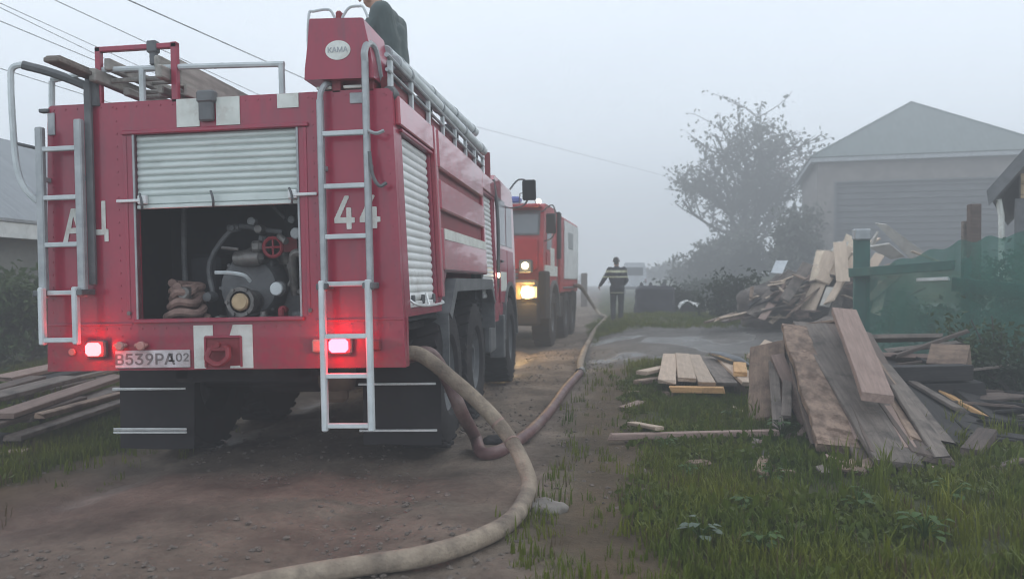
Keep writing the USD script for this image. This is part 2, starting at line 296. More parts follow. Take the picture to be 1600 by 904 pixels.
# ---------------------------------------------------------------- near fire truck (local frame: x right, y forward from the rear face, z up)
ft = thing('fire_truck', 'red fire truck seen from behind with rear shutter half open over its pump', 'fire truck', (-2.5, 5.04, 0), ry=-.024)
hw = lambda z: 1.25-(np.asarray(z)-.8)*.03
def taper(m, s=1):
    m = m.copy(); v = m.vertices.copy(); v[:, 0] -= s*(np.clip(v[:, 2], .8, 3)-.8)*.03; m.vertices = v; m.fix_normals(); return m
rear = Polygon([(-1.247, .82), (1.247, .82), (1.196, 2.60), (1.17, 2.62), (-1.17, 2.62), (-1.196, 2.60)])
ro = sbox(-.575, 1.163, .552, 2.397)
body = [ext_xz(rear.difference(ro), 0, .05)]
for s in (1, -1):      # side walls
    sp = Polygon([(.05, 1.14), (1.22, 1.14), (1.24, 1.25), (1.5, 1.45), (3.75, 1.45), (3.97, 1.25), (3.97, .9), (4.6, .9), (4.6, 2.6), (.05, 2.6)])
    for h in (sbox(.20, 1.19, 1.03, 2.36), sbox(3.62, 1.15, 4.46, 2.36)): sp = sp.difference(h)
    m = ext_yz(sp, 1.21, 1.25) if s > 0 else ext_yz(sp, -1.25, -1.21)
    body.append(taper(m, s))
    rc = Polygon([(.05, .82), (.10, .82), (.10, 1.14), (.05, 1.14)])
    body.append(ext_yz(rc, 1.20, 1.246) if s > 0 else ext_yz(rc, -1.246, -1.20))
body += [bx(-1.15, 1.15, .05, 4.6, 2.57, 2.605), bx(-1.2, 1.2, 4.55, 4.6, .9, 2.57)]
body += [bx(-.66, .64, -.018, 0, 2.397, 2.425, .006), bx(-.60, .58, -.03, 0, 1.135, 1.163, .006)]
obj('body', body, RED, ft, smooth=20)
rv = []
for z in np.arange(.88, 2.6, .085):
    for x in (-.70, .665, -1.21+.03*(z-.8), 1.21-.03*(z-.8)): rv.append(T(disc(.007, .004, 'y', 7), x, -.004, z))
for x in np.arange(-1.15, 1.16, .085):
    for z in (2.59, 1.10): rv.append(T(disc(.007, .004, 'y', 7), x, -.004, z))
obj('rivets', rv, RED, ft, kind='stuff')
for x0, x1, z0, z1 in ((-.655, -.63, 1.165, 2.395), (.60, .622, 1.165, 2.395), (-1.245, -.62, 1.125, 1.14), (.66, 1.24, 1.125, 1.14)): obj('seam_strip', bx(x0, x1, -.006, .002, z0, z1, .003), RED, ft)
# interior behind the rear opening
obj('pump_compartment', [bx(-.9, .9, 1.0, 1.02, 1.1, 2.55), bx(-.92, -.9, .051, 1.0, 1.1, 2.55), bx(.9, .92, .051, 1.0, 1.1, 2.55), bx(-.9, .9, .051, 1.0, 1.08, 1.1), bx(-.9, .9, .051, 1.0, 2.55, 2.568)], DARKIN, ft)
parts('opening_trim', [bx(-.588, -.575, -.008, .04, 1.163, 2.397), bx(.552, .565, -.008, .04, 1.163, 2.397)], GREY, ft)
# rear roller shutter: slats as pieces
def slat_poly(p, t=.009):
    return Polygon([(0, .0), (-.004, .004)]+[(-t*sin(a), .004+(p-.008)*(1-cos(a))/2) for a in np.linspace(.25, pi-.25, 6)]+[(-.004, p-.004), (0, p), (.01, p), (.01, 0)])
rs = UsdGeom.Xform.Define(stage, str(ft.GetPath())+'/rear_shutter').GetPrim()
p = (2.395-1.985)/9
for k in range(9):
    m = ext_yz(slat_poly(p), -.572, .549); obj('slat', T(m, 0, .03, 1.985+k*p), SHUT, rs, smooth=30)
obj('slat', bx(-.572, .549, .012, .04, 1.93, 1.983, .006), SHUT, rs)
obj('bottom_bar', bx(-.572, .549, .004, .04, 1.90, 1.927, .004), SHUT, rs)
for x, w in ((-.60, .10), (.60, .09)):
    obj('latch', [bx(x-w, x+w, -.03, -.012, 1.945, 1.965, .004), bx(x*.87-.03, x*.87+.03, -.026, .01, 1.93, 1.99, .006)], SHUT2, rs)
for x in (-.52, -.02, .52):
    obj('strap', tube([(x-.02, -.012, 2.0), (x, -.03, 1.965), (x+.005, -.03, 1.925), (x-.005, -.012, 1.9)], .009, 6, 4), DGREY, rs)
# side roller shutters
def side_shutter(y0, y1, z0, z1, n):
    g = UsdGeom.Xform.Define(stage, str(ft.GetPath())+'/'+numbered(str(ft.GetPath()), 'side_shutter')).GetPrim(); p = (z1-z0)/n
    for k in range(n):
        z = z0+k*p; pl = slat_poly(p, .012); m = trimesh.creation.extrude_polygon(pl, y1-y0, engine='earcut'); v = m.vertices.copy()
        m.vertices = np.stack([-v[:, 0]+hw(z+p/2)-.028, y0+v[:, 2], z+v[:, 1]], 1); m.fix_normals(); obj('slat', m, SHUT2, g, smooth=30)
    return g
g1 = side_shutter(.205, 1.025, 1.24, 2.355, 20); g2 = side_shutter(3.625, 4.455, 1.19, 2.355, 21)
obj('bottom_bar', bx(1.20, 1.228, .205, 1.025, 1.192, 1.237, .006), SHUT2, g1)
obj('handle_bar', [tube([(1.225, .22, 1.25), (1.27, .26, 1.215), (1.275, .6, 1.2), (1.27, 1.12, 1.205), (1.25, 1.16, 1.22)], .010, 6, 5), tube([(1.25, .62, 1.29), (1.275, .6, 1.2)], .009, 6)], CHROME, g1)
for y in (.32, .62, .98): obj('latch', bx(1.215, 1.24, y-.02, y+.02, 1.215, 1.28, .005), DGREY, g1)
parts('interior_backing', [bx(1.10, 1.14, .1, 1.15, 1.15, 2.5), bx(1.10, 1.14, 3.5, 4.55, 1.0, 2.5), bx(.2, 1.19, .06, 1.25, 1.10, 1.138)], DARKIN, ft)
for yy0, yy1 in ((.14, 1.09), (3.56, 4.52)):
    obj('shutter_hood', taper(bx(1.245, 1.275, yy0, yy1, 2.36, 2.385, .006)), RED, ft)
# proud side panels with shadow gaps
for z0, z1, nm in ((2.275, 2.585, 'side_panel'), (1.945, 2.185, 'side_panel'), (1.46, 1.80, 'side_panel')):
    obj(nm, taper(bx(1.245, 1.30, 1.20, 3.50, z0, z1, .012)), RED_SIDE, ft, smooth=False)
obj('recess_strip', taper(bx(1.243, 1.2525, 1.22, 3.48, 2.18, 2.28)), DKRED, ft); obj('recess_strip', taper(bx(1.243, 1.2525, 1.22, 3.48, 1.79, 1.95)), DKRED, ft)
obj('side_stripe', taper(bx(1.30, 1.304, 1.24, 3.47, 1.71, 1.795)), WHITE, ft)
parts('side_post', [taper(bx(1.245, 1.29, 1.10, 1.19, 1.25, 2.59, .008)), taper(bx(1.245, 1.285, 3.51, 3.60, 1.45, 2.59, .008))], RED_SIDE, ft, smooth=False)
obj('upper_band', taper(bx(1.245, 1.283, .07, 1.09, 2.395, 2.585, .008)), RED_SIDE, ft, smooth=False)
obj('upper_band', taper(bx(1.245, 1.283, 3.61, 4.58, 2.395, 2.585, .008)), RED_SIDE, ft, smooth=False)
# mudguards over the tandem wheels
for s in (1, -1):
    arc = [(1.24, .62), (1.25, 1.12), (1.55, 1.40), (3.72, 1.40), (3.96, 1.15), (3.98, .85)]
    inn = [(3.94, .85), (3.92, 1.14), (3.70, 1.365), (1.57, 1.365), (1.285, 1.11), (1.275, .62)]
    pg = Polygon(arc+inn); obj('mudguard', ext_yz(pg, .72, 1.285) if s > 0 else ext_yz(pg, -1.285, -.72), DGREY, ft, smooth=25)
    pg2 = Polygon([(1.25, 1.12), (1.55, 1.40), (3.72, 1.40), (3.96, 1.15), (3.9, 1.12), (3.68, 1.29), (1.6, 1.29), (1.34, 1.07)])
    obj('mudguard_lip', ext_yz(pg2, 1.285, 1.30) if s > 0 else ext_yz(pg2, -1.30, -1.285), DGREY, ft, smooth=25)
# chassis
H_DIM = mottled('rusty_casting', (.10, .065, .045), (.17, .115, .08), 9, .7)
obj('chassis', [bx(-.5, -.4, .3, 6.9, .72, .95, .01), bx(.4, .5, .3, 6.9, .72, .95, .01), bx(-.5, .5, .3, .4, .7, .95), bx(-1.1, 1.1, .06, 1.2, 1.02, 1.07), bx(-.4, .4, 1.2, 3.6, .5, .8, .05), bx(-.95, .95, 1.53, 1.67, .5, .64, .03), bx(-.95, .95, 2.93, 3.07, .5, .64, .03), bx(-.95, .95, 5.93, 6.07, .5, .62, .03),
    bx(-1.15, 1.15, 3.99, 4.55, .55, .9, .03)], BLACK, ft)
obj('transfer_pump', [lathe([(0, -.17), (.13, -.15), (.16, 0), (.13, .15), (0, .17)], 20, 'x').apply_scale(.8).apply_translation([.46, .95, .66]) , bx(.36, .54, .9, 1.0, .46, .62, .03)], H_DIM, ft)
def wheel(x, y, s, r=.60, w=.40):
    g = UsdGeom.Xform.Define(stage, str(ft.GetPath())+'/'+numbered(str(ft.GetPath()), 'wheel')); g.AddTranslateOp().Set(Gf.Vec3d(x, y, r-.01)); g = g.GetPrim(); build_wheel(g, s, r, w)
def build_wheel(g, s, r, w):
    h = w/2
    prof = [(.30, -h*.85), (.34, -h), (r*.78, -h*1.02), (r*.93, -h*.92), (r*.965, -h*.7), (r*.965, h*.7), (r*.93, h*.92), (r*.78, h*1.02), (.34, h), (.30, h*.85)]
    t = [lathe(prof, 40, 'x')]
    for k in range(26):
        for q, off in ((-1, 0), (1, .5)):
            b = bx(-.5*h*.92, .5*h*.92, -.034, .034, r*.955, r+.004, .006); b = R(b, .35*q, [0, 0, 1], (0, 0, r)); b = T(b, q*h*.5, 0, 0); t.append(R(b, 2*pi*(k+off)/26, [1, 0, 0]))
    obj('tyre', t, BLACK, g, smooth=30)
    m = [lathe([(.10, h*.25), (.12, h*.75), (.15, h*.75), (.17, h*.45), (.27, h*.35), (.295, h*.8), (.315, h*.9), (.30, h*.5), (.28, 0), (0, 0)], 28, 'x'), disc(.10, h*.6, 'x', 16, .015)]
    for k in range(8): m.append(T(disc(.014, h*.12, 'x', 6), h*.42, .2*cos(k*pi/4), .2*sin(k*pi/4)))
    rim = cat_(m)
    if s < 0: rim = R(rim, pi, [0, 0, 1])
    obj('rim', rim, DGREY, g, smooth=30)
for y in (1.6, 3.0, 6.0):
    for s in (1, -1): wheel(s*1.03, y, s)
# mud flaps with reflective strips
for s in (-1, 1):
    x0, x1 = (-1.26, -.65) if s < 0 else (.70, 1.30)
    n = 9; xs = np.linspace(x0, x1, n); top, bot = .80, .13 if s < 0 else .16
    vv = []; 
    for z in np.linspace(bot, top, 5):
        for x in xs: vv.append((x, .82+.02*sin(9*x+2*z)-(.04*(top-z)), z))
    ff = []
    for i in range(4):
        for j in range(n-1):
            a = i*n+j; ff += [[a, a+1, a+n+1], [a, a+n+1, a+n]]
    v = np.array(vv); b = v+[0, .012, 0]; f = np.array(ff); m = trimesh.Trimesh(np.vstack([v, b]), np.vstack([f, f[:, ::-1]+len(v)]), process=False)
    mf = obj('mud_flap', m, FLAP, ft, smooth=30)
    for z in ((.60, .29, .265) if s < 0 else (.62, .275)):
        obj('reflective_strip', bx(x0-.01, x1-.02, .74, .752, z-.009, z+.009, .003), CHROME, mf)
    obj('flap_bracket', bx(x0, x1, .80, .86, .79, .84, .005), BLACK, ft)
# rear lettering and marks
def lettering(txt, h, x, z, y=-.003, m=WHITE, parent=ft, name='lettering', sx=1., bold=True, dep=.003):
    t = meshkit.text_mesh(txt, h, dep, bold); t.apply_translation([-t.bounds[:, 0].mean(), -t.bounds[0, 1], 0]); t.apply_scale([sx, 1, 1])
    v = t.vertices.copy(); t.vertices = np.stack([v[:, 0]+x, y-v[:, 2]+0*v[:, 0], v[:, 1]+z], 1); t.fix_normals()
    return obj(name, t, m, parent, smooth=False)
lettering('А', .215, -1.025, 1.69, sx=.78); lettering('Ц', .215, -.845, 1.69, sx=.72)
lettering('4', .205, .865, 1.72, sx=.85); lettering('4', .205, 1.035, 1.72, sx=.85)
def mark(name, x0, x1, z0, z1, m=WHITE, y=-.003, d=.003): return obj(name, bx(x0, x1, y-d, y+.002, z0, z1), m, ft)
mark('white_mark', -.268, -.108, 2.432, 2.618); mark('white_mark', .008, .172, 2.432, 2.618); mark('white_mark', .43, .575, 2.525, 2.618)
obj('roof_latch', [bx(-.10, .0, -.04, 0, 2.46, 2.60, .01), bx(-.11, .015, -.05, .02, 2.58, 2.66, .012)], DGREY, ft)
sq = Polygon([(-.19, .828), (-.19, 1.115), (-.055, 1.115), (-.055, 1.04), (-.108, 1.04), (-.108, .828)])
obj('white_mark', ext_xz(sq, -.005, -.001), WHITE, ft)
sq = Polygon([(.22, .828), (.22, 1.115), (.085, 1.115), (.06, 1.04), (.14, 1.04), (.14, .846), (.06, .842), (.06, .828)])
obj('white_mark', ext_xz(sq, -.005, -.001), WHITE, ft)
hp = obj('coupling_recess', [bx(-.105, .138, -.004, .002, .838, 1.035)], DKRED, ft)
obj('recess_frame', [bx(-.108, .141, -.02, -.004, 1.028, 1.045, .004), bx(-.115, -.10, -.016, -.004, .836, 1.04, .004), bx(.133, .148, -.016, -.004, .836, 1.04, .004)], RED, hp)
obj('tow_hook', [bx(-.045, .075, -.07, -.004, .94, .985, .012), tube([(-.05, -.05, .96), (-.06, -.08, .90), (.015, -.09, .86), (.08, -.08, .90), (.07, -.05, .96)], .02, 8, 4), T(disc(.016, .03, 'y', 10), .015, -.09, .99)], DKRED, hp)
pl = obj('number_plate', bx(-.745, -.215, -.016, -.004, .838, .955, .003), PLATE, ft)
lettering('В539РА', .072, -.53, .858, -.016, INK, pl, 'lettering', 1.12, True, .0015); lettering('102', .052, -.29, .878, -.016, INK, pl, 'lettering', 1.1, True, .0015)
for x in (-.70, -.55): obj('plate_lamp', [bx(x-.045, x+.045, -.05, 0, .975, 1.005, .012), T(disc(.03, .03, 'y', 14, .006), x+.01, -.06, .988)], REFL, ft)
# tail lamps
for x, z, m, w in ((-.862, .972, TAIL_L, .052), (.826, .972, TAIL, .062)):
    h = obj('tail_lamp', [bx(x-w-.016, x+w+.016, -.05, 0, z-.06, z+.056, .012)], DGREY, ft); obj('lens', bx(x-w, x+w, -.10, -.045, z-.045, z+.043, .02), m, h)
obj('reflector', bx(.63, .72, -.03, 0, .925, 1.01, .01), REFL, ft); obj('reflector', bx(1.0, 1.09, -.025, 0, .93, 1.0, .01), DKRED, ft)
obj('reflector', T(disc(.025, .015, 'y', 14, .004), -1.06, -.015, .95), REFL, ft)
for x, z in ((-.64, 1.205), (.62, 1.2)): obj('bolt', T(disc(.014, .014, 'y', 8), x, -.014, z), METAL, ft)
# right rear ladder (fixed upper section, lower section hung in front)
def ladder(name, x0, x1, ztop0, ztop1, zbot, rungs, joint, off, w, extra=()):
    g = UsdGeom.Xform.Define(stage, str(ft.GetPath())+'/'+numbered(str(ft.GetPath()), name)).GetPrim()
    for x, zt in ((x0, ztop0), (x1, ztop1)):
        obj('rail', bx(x-w/2, x+w/2, -off-.045, -off, joint-.04, zt, .008), GREY, g); dx = .02 if x < (x0+x1)/2 else -.02
        dx = dx if name == 'left_ladder' else 0
        obj('rail', bx(x+dx-.02, x+dx+.02, -off-.095, -off-.05, zbot-.02, joint+.03, .008), LGREY, g)
    for z in rungs:
        lo = z < joint-.01; y = -off-.072 if lo else -off-.024
        obj('rung', bx(x0+.005, x1-.005, y-.016, y+.016, z-.016, z+.016, .005), LGREY, g)
    parts('hinge_bracket', [bx(x-.035, x+.035, -off-.09, 0, joint-.03, joint+.012, .006) for x in (x0, x1)], DGREY, g)
    for x in (x0, x1): obj('standoff', bx(x-.015, x+.015, -off, 0, 2.1, 2.13, .003), GREY, g)
    return g
lr = ladder('rear_ladder', .748, 1.05, 2.55, 2.78, .452, (2.326, 1.99, 1.668, 1.366, 1.034, .784, .468), 1.36, .06, .04)
obj('rail', tube([(.748, -.083, 2.54), (.752, -.07, 2.6), (.77, -.02, 2.66), (.78, .05, 2.66)], .02, 8, 5), GREY, lr)
obj('rail', tube([(1.05, -.083, 2.77), (1.05, -.083, 2.84), (1.06, -.03, 2.9), (1.08, .05, 2.88), (1.09, .12, 2.7)], .024, 8, 5), GREY, lr)
obj('hook', tube([(1.07, -.1, 2.33), (1.12, -.11, 2.31), (1.16, -.08, 2.33)], .012, 6, 4), GREY, lr)
obj('hook', tube([(1.07, -.1, 2.2), (1.09, -.11, 2.05), (1.13, -.1, 1.98), (1.17, -.08, 2.0)], .012, 6, 4), DGREY, lr)
ll = ladder('left_ladder', -1.195, -.915, 2.46, 2.50, 1.03, (2.311, 1.986, 1.673, 1.352, 1.04), 1.36, .06, .055)
obj('rail', bx(-.90, -.85, -.05, -.02, 1.4, 2.75, .006), DGREY, ll)
obj('handrail', tube([(-1.24, -.06, 1.97), (-1.31, -.09, 2.06), (-1.355, -.1, 2.22), (-1.375, -.1, 2.5), (-1.38, -.1, 2.78), (-1.365, -.1, 2.86), (-1.30, -.09, 2.88), (-1.24, -.05, 2.87)], .021, 8, 5), LGREY, ll)
obj('handrail', tube([(-1.30, -.09, 2.88), (-1.15, -.02, 2.84), (-1.0, .05, 2.78), (-.88, .1, 2.72)], .030, 8, 4), DGREY, ll)
obj('stay', tube([(-1.37, -.1, 2.36), (-1.25, -.03, 2.33)], .012, 6), DGREY, ll)
obj('post', tube([(-1.178, .02, 2.6), (-1.172, .02, 2.79)], .02, 8), LGREY, ft); obj('post', tube([(-.86, .02, 2.6), (-.87, .02, 2.85)], .055, 8), DGREY, ft)
obj('corner_bracket', bx(-1.19, -1.14, -.012, 0, 2.42, 2.57, .004), GREY, ft)
obj('corner_bracket', bx(-1.25, -1.18, -.02, .03, 2.575, 2.6, .005), DGREY, ft)
# roof rails
obj('rear_rail', tube([(-1.18, .03, 2.80), (-.84, .03, 2.852), (-.2, .03, 2.84), (.44, .03, 2.822), (.47, .03, 2.82)], .020, 8), LGREY, ft)
for x, zt in ((-.524, 2.845), (.452, 2.825)): obj('post', tube([(x, .03, 2.6), (x, .03, zt)], .022, 8), LGREY, ft)
fr = obj('ladder_gantry', [bx(-.845, -.805, 0, .04, 2.60, 3.0, .005), bx(-.305, -.262, 0, .045, 2.60, 3.005, .005), bx(-.845, -.262, .0, .04, 2.965, 3.0, .005)], RED, ft, smooth=False)
obj('clamp', [bx(-.47, -.40, -.01, .05, 2.94, 3.02, .008), bx(-.455, -.41, .0, .04, 2.86, 2.95, .006)], DGREY, fr)
obj('roof_locker', [bx(-.95, -.3, .5, 3.8, 2.605, 2.68, .01)], DKRED, ft)
# red box with oval emblem above the right corner
rb = UsdGeom.Xform.Define(stage, str(ft.GetPath())+'/roof_box').GetPrim()
bp = Polygon([(.640, 2.685), (1.10, 2.675), (1.085, 2.83), (1.04, 3.055), (1.03, 3.062), (.69, 3.075), (.682, 3.065), (.665, 2.90), (.645, 2.76)])
obj('shell', ext_xz(bp, -.06, .42), RED, rb, smooth=25)
an = np.linspace(0, 2*pi, 40)[:-1]
em = obj('emblem', ext_xz(Polygon(np.stack([.868+.083*np.cos(an), 2.862+.062*np.sin(an)], 1)), -.064, -.058), WHITE, rb, smooth=False)
lettering('КАМА', .032, .868, 2.848, -.064, GREY, em, 'lettering', 1.05, True, .002)
for P in ([(.665, -.02, 2.74), (.655, -.02, 2.95), (.668, -.02, 3.12), (.70, -.02, 3.135), (.80, -.02, 3.14), (.835, -.02, 3.09), (.845, -.02, 3.06)], [(.88, -.02, 3.06), (.90, -.02, 3.10), (.94, -.02, 3.145), (1.0, -.02, 3.15), (1.03, -.02, 3.14), (1.06, -.02, 3.07)]):
    obj('guard_bar', tube(P, .009, 6, 4), LGREY, rb)
obj('lid_latch', [bx(.845, .885, -.03, .02, 3.05, 3.13, .012), bx(.83, .90, -.02, .02, 3.06, 3.09, .008)], DKRED, rb)
parts('foot', [bx(.80, .86, 0, .3, 2.605, 2.69, .005), bx(1.02, 1.08, 0, .3, 2.605, 2.69, .005)], DKRED, rb)
parts('foot', [bx(.70, .80, -.01, .2, 2.63, 2.65, .004), bx(.88, 1.0, -.01, .2, 2.63, 2.65, .004)], WHITE, rb)
obj('corner_plate', bx(.92, 1.02, -.008, 0, 2.53, 2.60, .003), GREY, ft)
# suction hose tubes and side rail on the right roof edge
def stow_tube(x, z, y0, y1, r, z1):
    g = UsdGeom.Xform.Define(stage, str(ft.GetPath())+'/'+numbered(str(ft.GetPath()), 'suction_hose_tube')).GetPrim()
    obj('shell', tube([(x, y0, z), (x, y1, z1)], r, 16), LGREY, g); 
    for y in np.linspace(y0+.3, y1-.3, 4): obj('clamp_band', T(disc(r+.006, .04, 'y', 16), x, y, np.interp(y, [y0, y1], [z, z1])), GREY, g)
    obj('end_cap', T(disc(r*1.05, .03, 'y', 16, .01), x, y0-.03, z), GREY, g)
stow_tube(1.05, 2.97, .43, 4.3, .052, 3.14); stow_tube(1.145, 2.86, .30, 4.3, .052, 2.91)
parts('side_rail', [tube([(1.175, -.02, 2.83), (1.175, 4.1, 2.79)], .016, 8), tube([(1.175, -.02, 2.735), (1.175, 4.1, 2.70)], .013, 8)], GREY, ft)
for y in np.linspace(.08, 4.05, 8): obj('post', bx(1.155, 1.185, y-.025, y+.025, 2.60, 2.82, .004), LGREY, ft)
parts('support_frame', [bx(.9, 1.14, y-.02, y+.02, 2.605, 2.92, .004) for y in (.5, 1.5, 2.7, 3.9)]+[bx(1.03, 1.07, y-.015, y+.015, 2.90, 2.96+.16*y/4.3, .003) for y in (.5, 1.5, 2.7, 3.9)], DGREY, ft)
obj('roof_board', bx(1.10, 1.15, .1, 4.2, 2.605, 2.72), DKRED, ft)
obj('corner_light', [lathe([(0, 0), (.04, .0), (.055, .03), (.05, .09), (0, .1)], 14, 'y').apply_translation([1.165, .04, 2.60]), bx(1.15, 1.2, .06, .2, 2.56, 2.64, .01)], DGREY, ft)
# cab in front, exhaust stack, mirror
cabp = Polygon([(4.72, .95), (6.85, .95), (6.95, 1.4), (6.75, 2.55), (6.6, 2.68), (4.85, 2.70), (4.72, 2.62)])
arch = Polygon([(6+.72*cos(a), .6+.72*sin(a)) for a in np.linspace(0, pi, 16)])
cb = obj('cab', ext_yz(cabp.difference(arch), -1.2, 1.2), RED_SIDE, ft, smooth=25)
parts('door_window', [bx(1.2, 1.206, 5.1, 5.75, 1.85, 2.45, .002), bx(1.2, 1.206, 5.85, 6.5, 1.85, 2.42, .002)], MIRR, cb)
parts('door', [bx(1.2, 1.215, 5.05, 5.78, 1.1, 1.8, .006), bx(1.2, 1.215, 5.83, 6.55, 1.3, 1.8, .006)], RED, cb); obj('door_handle', bx(1.215, 1.24, 5.1, 5.28, 1.62, 1.65, .006), DGREY, cb)
obj('white_panel', bx(1.2, 1.218, 5.1, 5.7, 1.25, 1.5, .003), WHITE, cb)
obj('front_mudguard', ext_yz(Polygon([(6+.76*cos(a), .62+.76*sin(a)) for a in np.linspace(0, pi, 16)]).difference(Polygon([(6+.70*cos(a), .62+.70*sin(a)) for a in np.linspace(0, pi, 16)])), 1.0, 1.24), DGREY, ft)
obj('exhaust_stack', tube([(1.08, 4.66, .9), (1.14, 4.66, 2.2), (1.14, 4.66, 2.95)], .035, 10), DKRED, ft)
obj('pipe', tube([(1.2, 4.68, 2.62), (1.24, 4.69, 2.3), (1.245, 4.7, 1.8), (1.22, 4.7, 1.3), (1.15, 4.7, 1.0)], .022, 8, 5), DGREY, ft)
mi = obj('mirror_arm', tube([(1.18, 6.6, 2.72), (1.3, 6.65, 2.86), (1.42, 6.68, 2.84), (1.45, 6.7, 2.66), (1.38, 6.7, 2.50), (1.2, 6.62, 2.45)], .014, 6, 4), DGREY, ft)
obj('mirror', bx(1.36, 1.56, 6.64, 6.70, 2.56, 2.86, .02), BLACK, mi)
parts('step_box', [bx(1.0, 1.22, 4.05, 4.5, .55, .85, .02), bx(1.05, 1.24, 5.1, 5.22, .4, .95, .01)], DGREY, ft)
obj('front_bumper', bx(-1.2, 1.2, 6.9, 7.05, .55, .92, .04), DGREY, ft)
obj('side_marker_lamp', bx(1.25, 1.275, 4.5, 4.57, 1.42, 1.48, .01), HEADS, ft)
# pump, valves and gauges inside the compartment
pp = UsdGeom.Xform.Define(stage, str(ft.GetPath())+'/pump').GetPrim()
obj('casing', [lathe([(0, 0), (.2, .02), (.24, .1), (.24, .3), (.12, .38), (0, .4)], 28, 'y').apply_translation([.05, .30, 1.36]), bx(-.2, .4, .45, .8, 1.1, 1.35, .03)], DGREY, pp)
parts('casing_bolt', [T(disc(.014, .02, 'y', 6), .05+.215*cos(a), .385, 1.36+.215*sin(a)) for a in np.arange(10)*pi/5], METAL, pp)
parts('casing_rib', [R(bx(-.235, .235, .30, .335, -.012, .012, .004), k*pi/4, [0, 1, 0]).apply_translation([.05, .05, 1.36]) for k in range(4)], DGREY, pp)
obj('suction_flange', [lathe([(.075, 0), (.10, .0), (.105, .03), (.085, .05), (.08, .2)], 24, 'y').apply_translation([.09, .10, 1.262])]+[T(disc(.012, .03, 'y', 6), .09+.092*cos(a), .085, 1.262+.092*sin(a)) for a in np.arange(6)*pi/3], METAL, pp)
obj('outlet_cap', T(disc(.06, .05, 'y', 20, .012), .09, .085, 1.262), BRASS, pp)
obj('gauge', [T(disc(.045, .03, 'y', 20, .006), .335, .12, 1.345)], LGREY, pp); obj('gauge_case', T(disc(.052, .05, 'y', 20, .006), .335, .155, 1.345), DGREY, pp)
obj('gauge', [T(disc(.04, .03, 'y', 20, .006), .45, .2, 1.72)], GREY, pp); obj('lamp', T(lathe([(0, 0), (.03, .01), (.035, .05), (0, .06)], 12, 'y'), .04, .4, 1.83), GREY, pp)
hwm = [tube([(.28+.065*cos(a), .22, 1.63+.065*sin(a)) for a in np.linspace(0, 2*pi, 17)], .013, 6)]+[tube([(.28, .22, 1.63), (.28+.06*cos(a), .22, 1.63+.06*sin(a))], .008, 5) for a in np.arange(4)*pi/2]
obj('valve_wheel', hwm, DKRED, pp); obj('valve_stem', [tube([(.28, .22, 1.63), (.28, .5, 1.6)], .014, 6), lathe([(0, -.07), (.05, -.06), (.06, 0), (.05, .06), (0, .07)], 12, 'z').apply_translation([.28, .45, 1.58])], METAL, pp)
obj('valve_body', [bx(.02, .2, .22, .4, 1.52, 1.62, .03), lathe([(0, -.1), (.05, -.09), (.06, 0), (.05, .09), (0, .1)], 14, 'x').apply_translation([.08, .26, 1.56]), tube([(-.06, .16, 1.635), (.05, .18, 1.62)], .012, 6), bx(.12, .2, .2, .28, 1.6, 1.68, .02)], METAL, pp)
obj('lever', tube([(-.10, .14, 1.465), (.02, .14, 1.46), (.10, .16, 1.44), (.12, .2, 1.40)], .014, 6, 4), LGREY, pp)
for P, r in (([(.52, .2, 1.58), (.44, .2, 1.58), (.42, .22, 1.5), (.42, .25, 1.3)], .03), ([(.2, .5, 1.6), (.3, .5, 1.45), (.34, .5, 1.2)], .04), ([(-.15, .6, 1.2), (-.16, .6, 1.5), (-.05, .6, 1.62), (.1, .6, 1.62)], .035), ([(.36, .3, 1.52), (.38, .3, 1.42), (.36, .3, 1.36)], .02), ([(.40, .16, 1.66), (.34, .2, 1.70), (.30, .3, 1.70)], .022)):
    obj('pipe', tube(P, r, 10, 4), METAL, pp)
obj('drain_tap', [T(disc(.03, .05, 'y', 14, .006), .37, .13, 1.2), bx(.35, .39, .1, .2, 1.13, 1.22, .01)], DKRED, pp)
for k, (x_, y_, z_, r__) in enumerate(((-.06, .35, 1.78, .03), (.16, .3, 1.76, .035), (.40, .3, 1.44, .03), (.47, .25, 1.32, .028), (-.22, .3, 1.3, .04), (.22, .18, 1.15, .03), (.48, .2, 1.16, .04), (-.1, .2, 1.14, .035))):
    obj('valve', [lathe([(0, -r__*1.6), (r__*.8, -r__*1.4), (r__, 0), (r__*.8, r__*1.4), (0, r__*1.6)], 12, 'xyz'[k % 3]).apply_translation([x_, y_, z_]), T(disc(r__*.7, .03, 'y', 10, .004), x_, y_-r__*1.3, z_)], METAL if k % 2 else DGREY, pp)
for P, r in (([(-.22, .34, 1.3), (-.24, .34, 1.55), (-.06, .36, 1.78), (.16, .32, 1.76), (.3, .34, 1.74)], .018), ([(.47, .26, 1.32), (.5, .28, 1.5), (.46, .3, 1.7)], .016), ([(.22, .2, 1.15), (.34, .24, 1.13), (.48, .22, 1.16)], .018), ([(-.5, .5, 1.12), (-.52, .5, 1.6), (-.5, .5, 2.3)], .02), ([(.3, .4, 1.84), (.1, .45, 2.0), (-.2, .5, 2.05), (-.5, .5, 1.95)], .014), ([(.16, .34, 1.72), (.14, .36, 1.6), (.2, .4, 1.5)], .03)):
    obj('pipe', tube(P, r, 8, 4), DGREY, pp)
obj('control_panel', bx(.2, .54, .62, .66, 1.7, 2.1, .01), DARKIN, pp)
for k in range(6): obj('dial', T(disc(.028, .02, 'y', 14, .004), .26+.1*(k % 3), .60, 1.98-.13*(k//3)), GREY, pp)
obj('nameplate', bx(.30, .42, .3, .31, 1.60, 1.70), DKRED, pp)
obj('tank_bracket', bx(-.55, -.3, .6, .9, 1.1, 1.62, .03), DARKIN, pp)
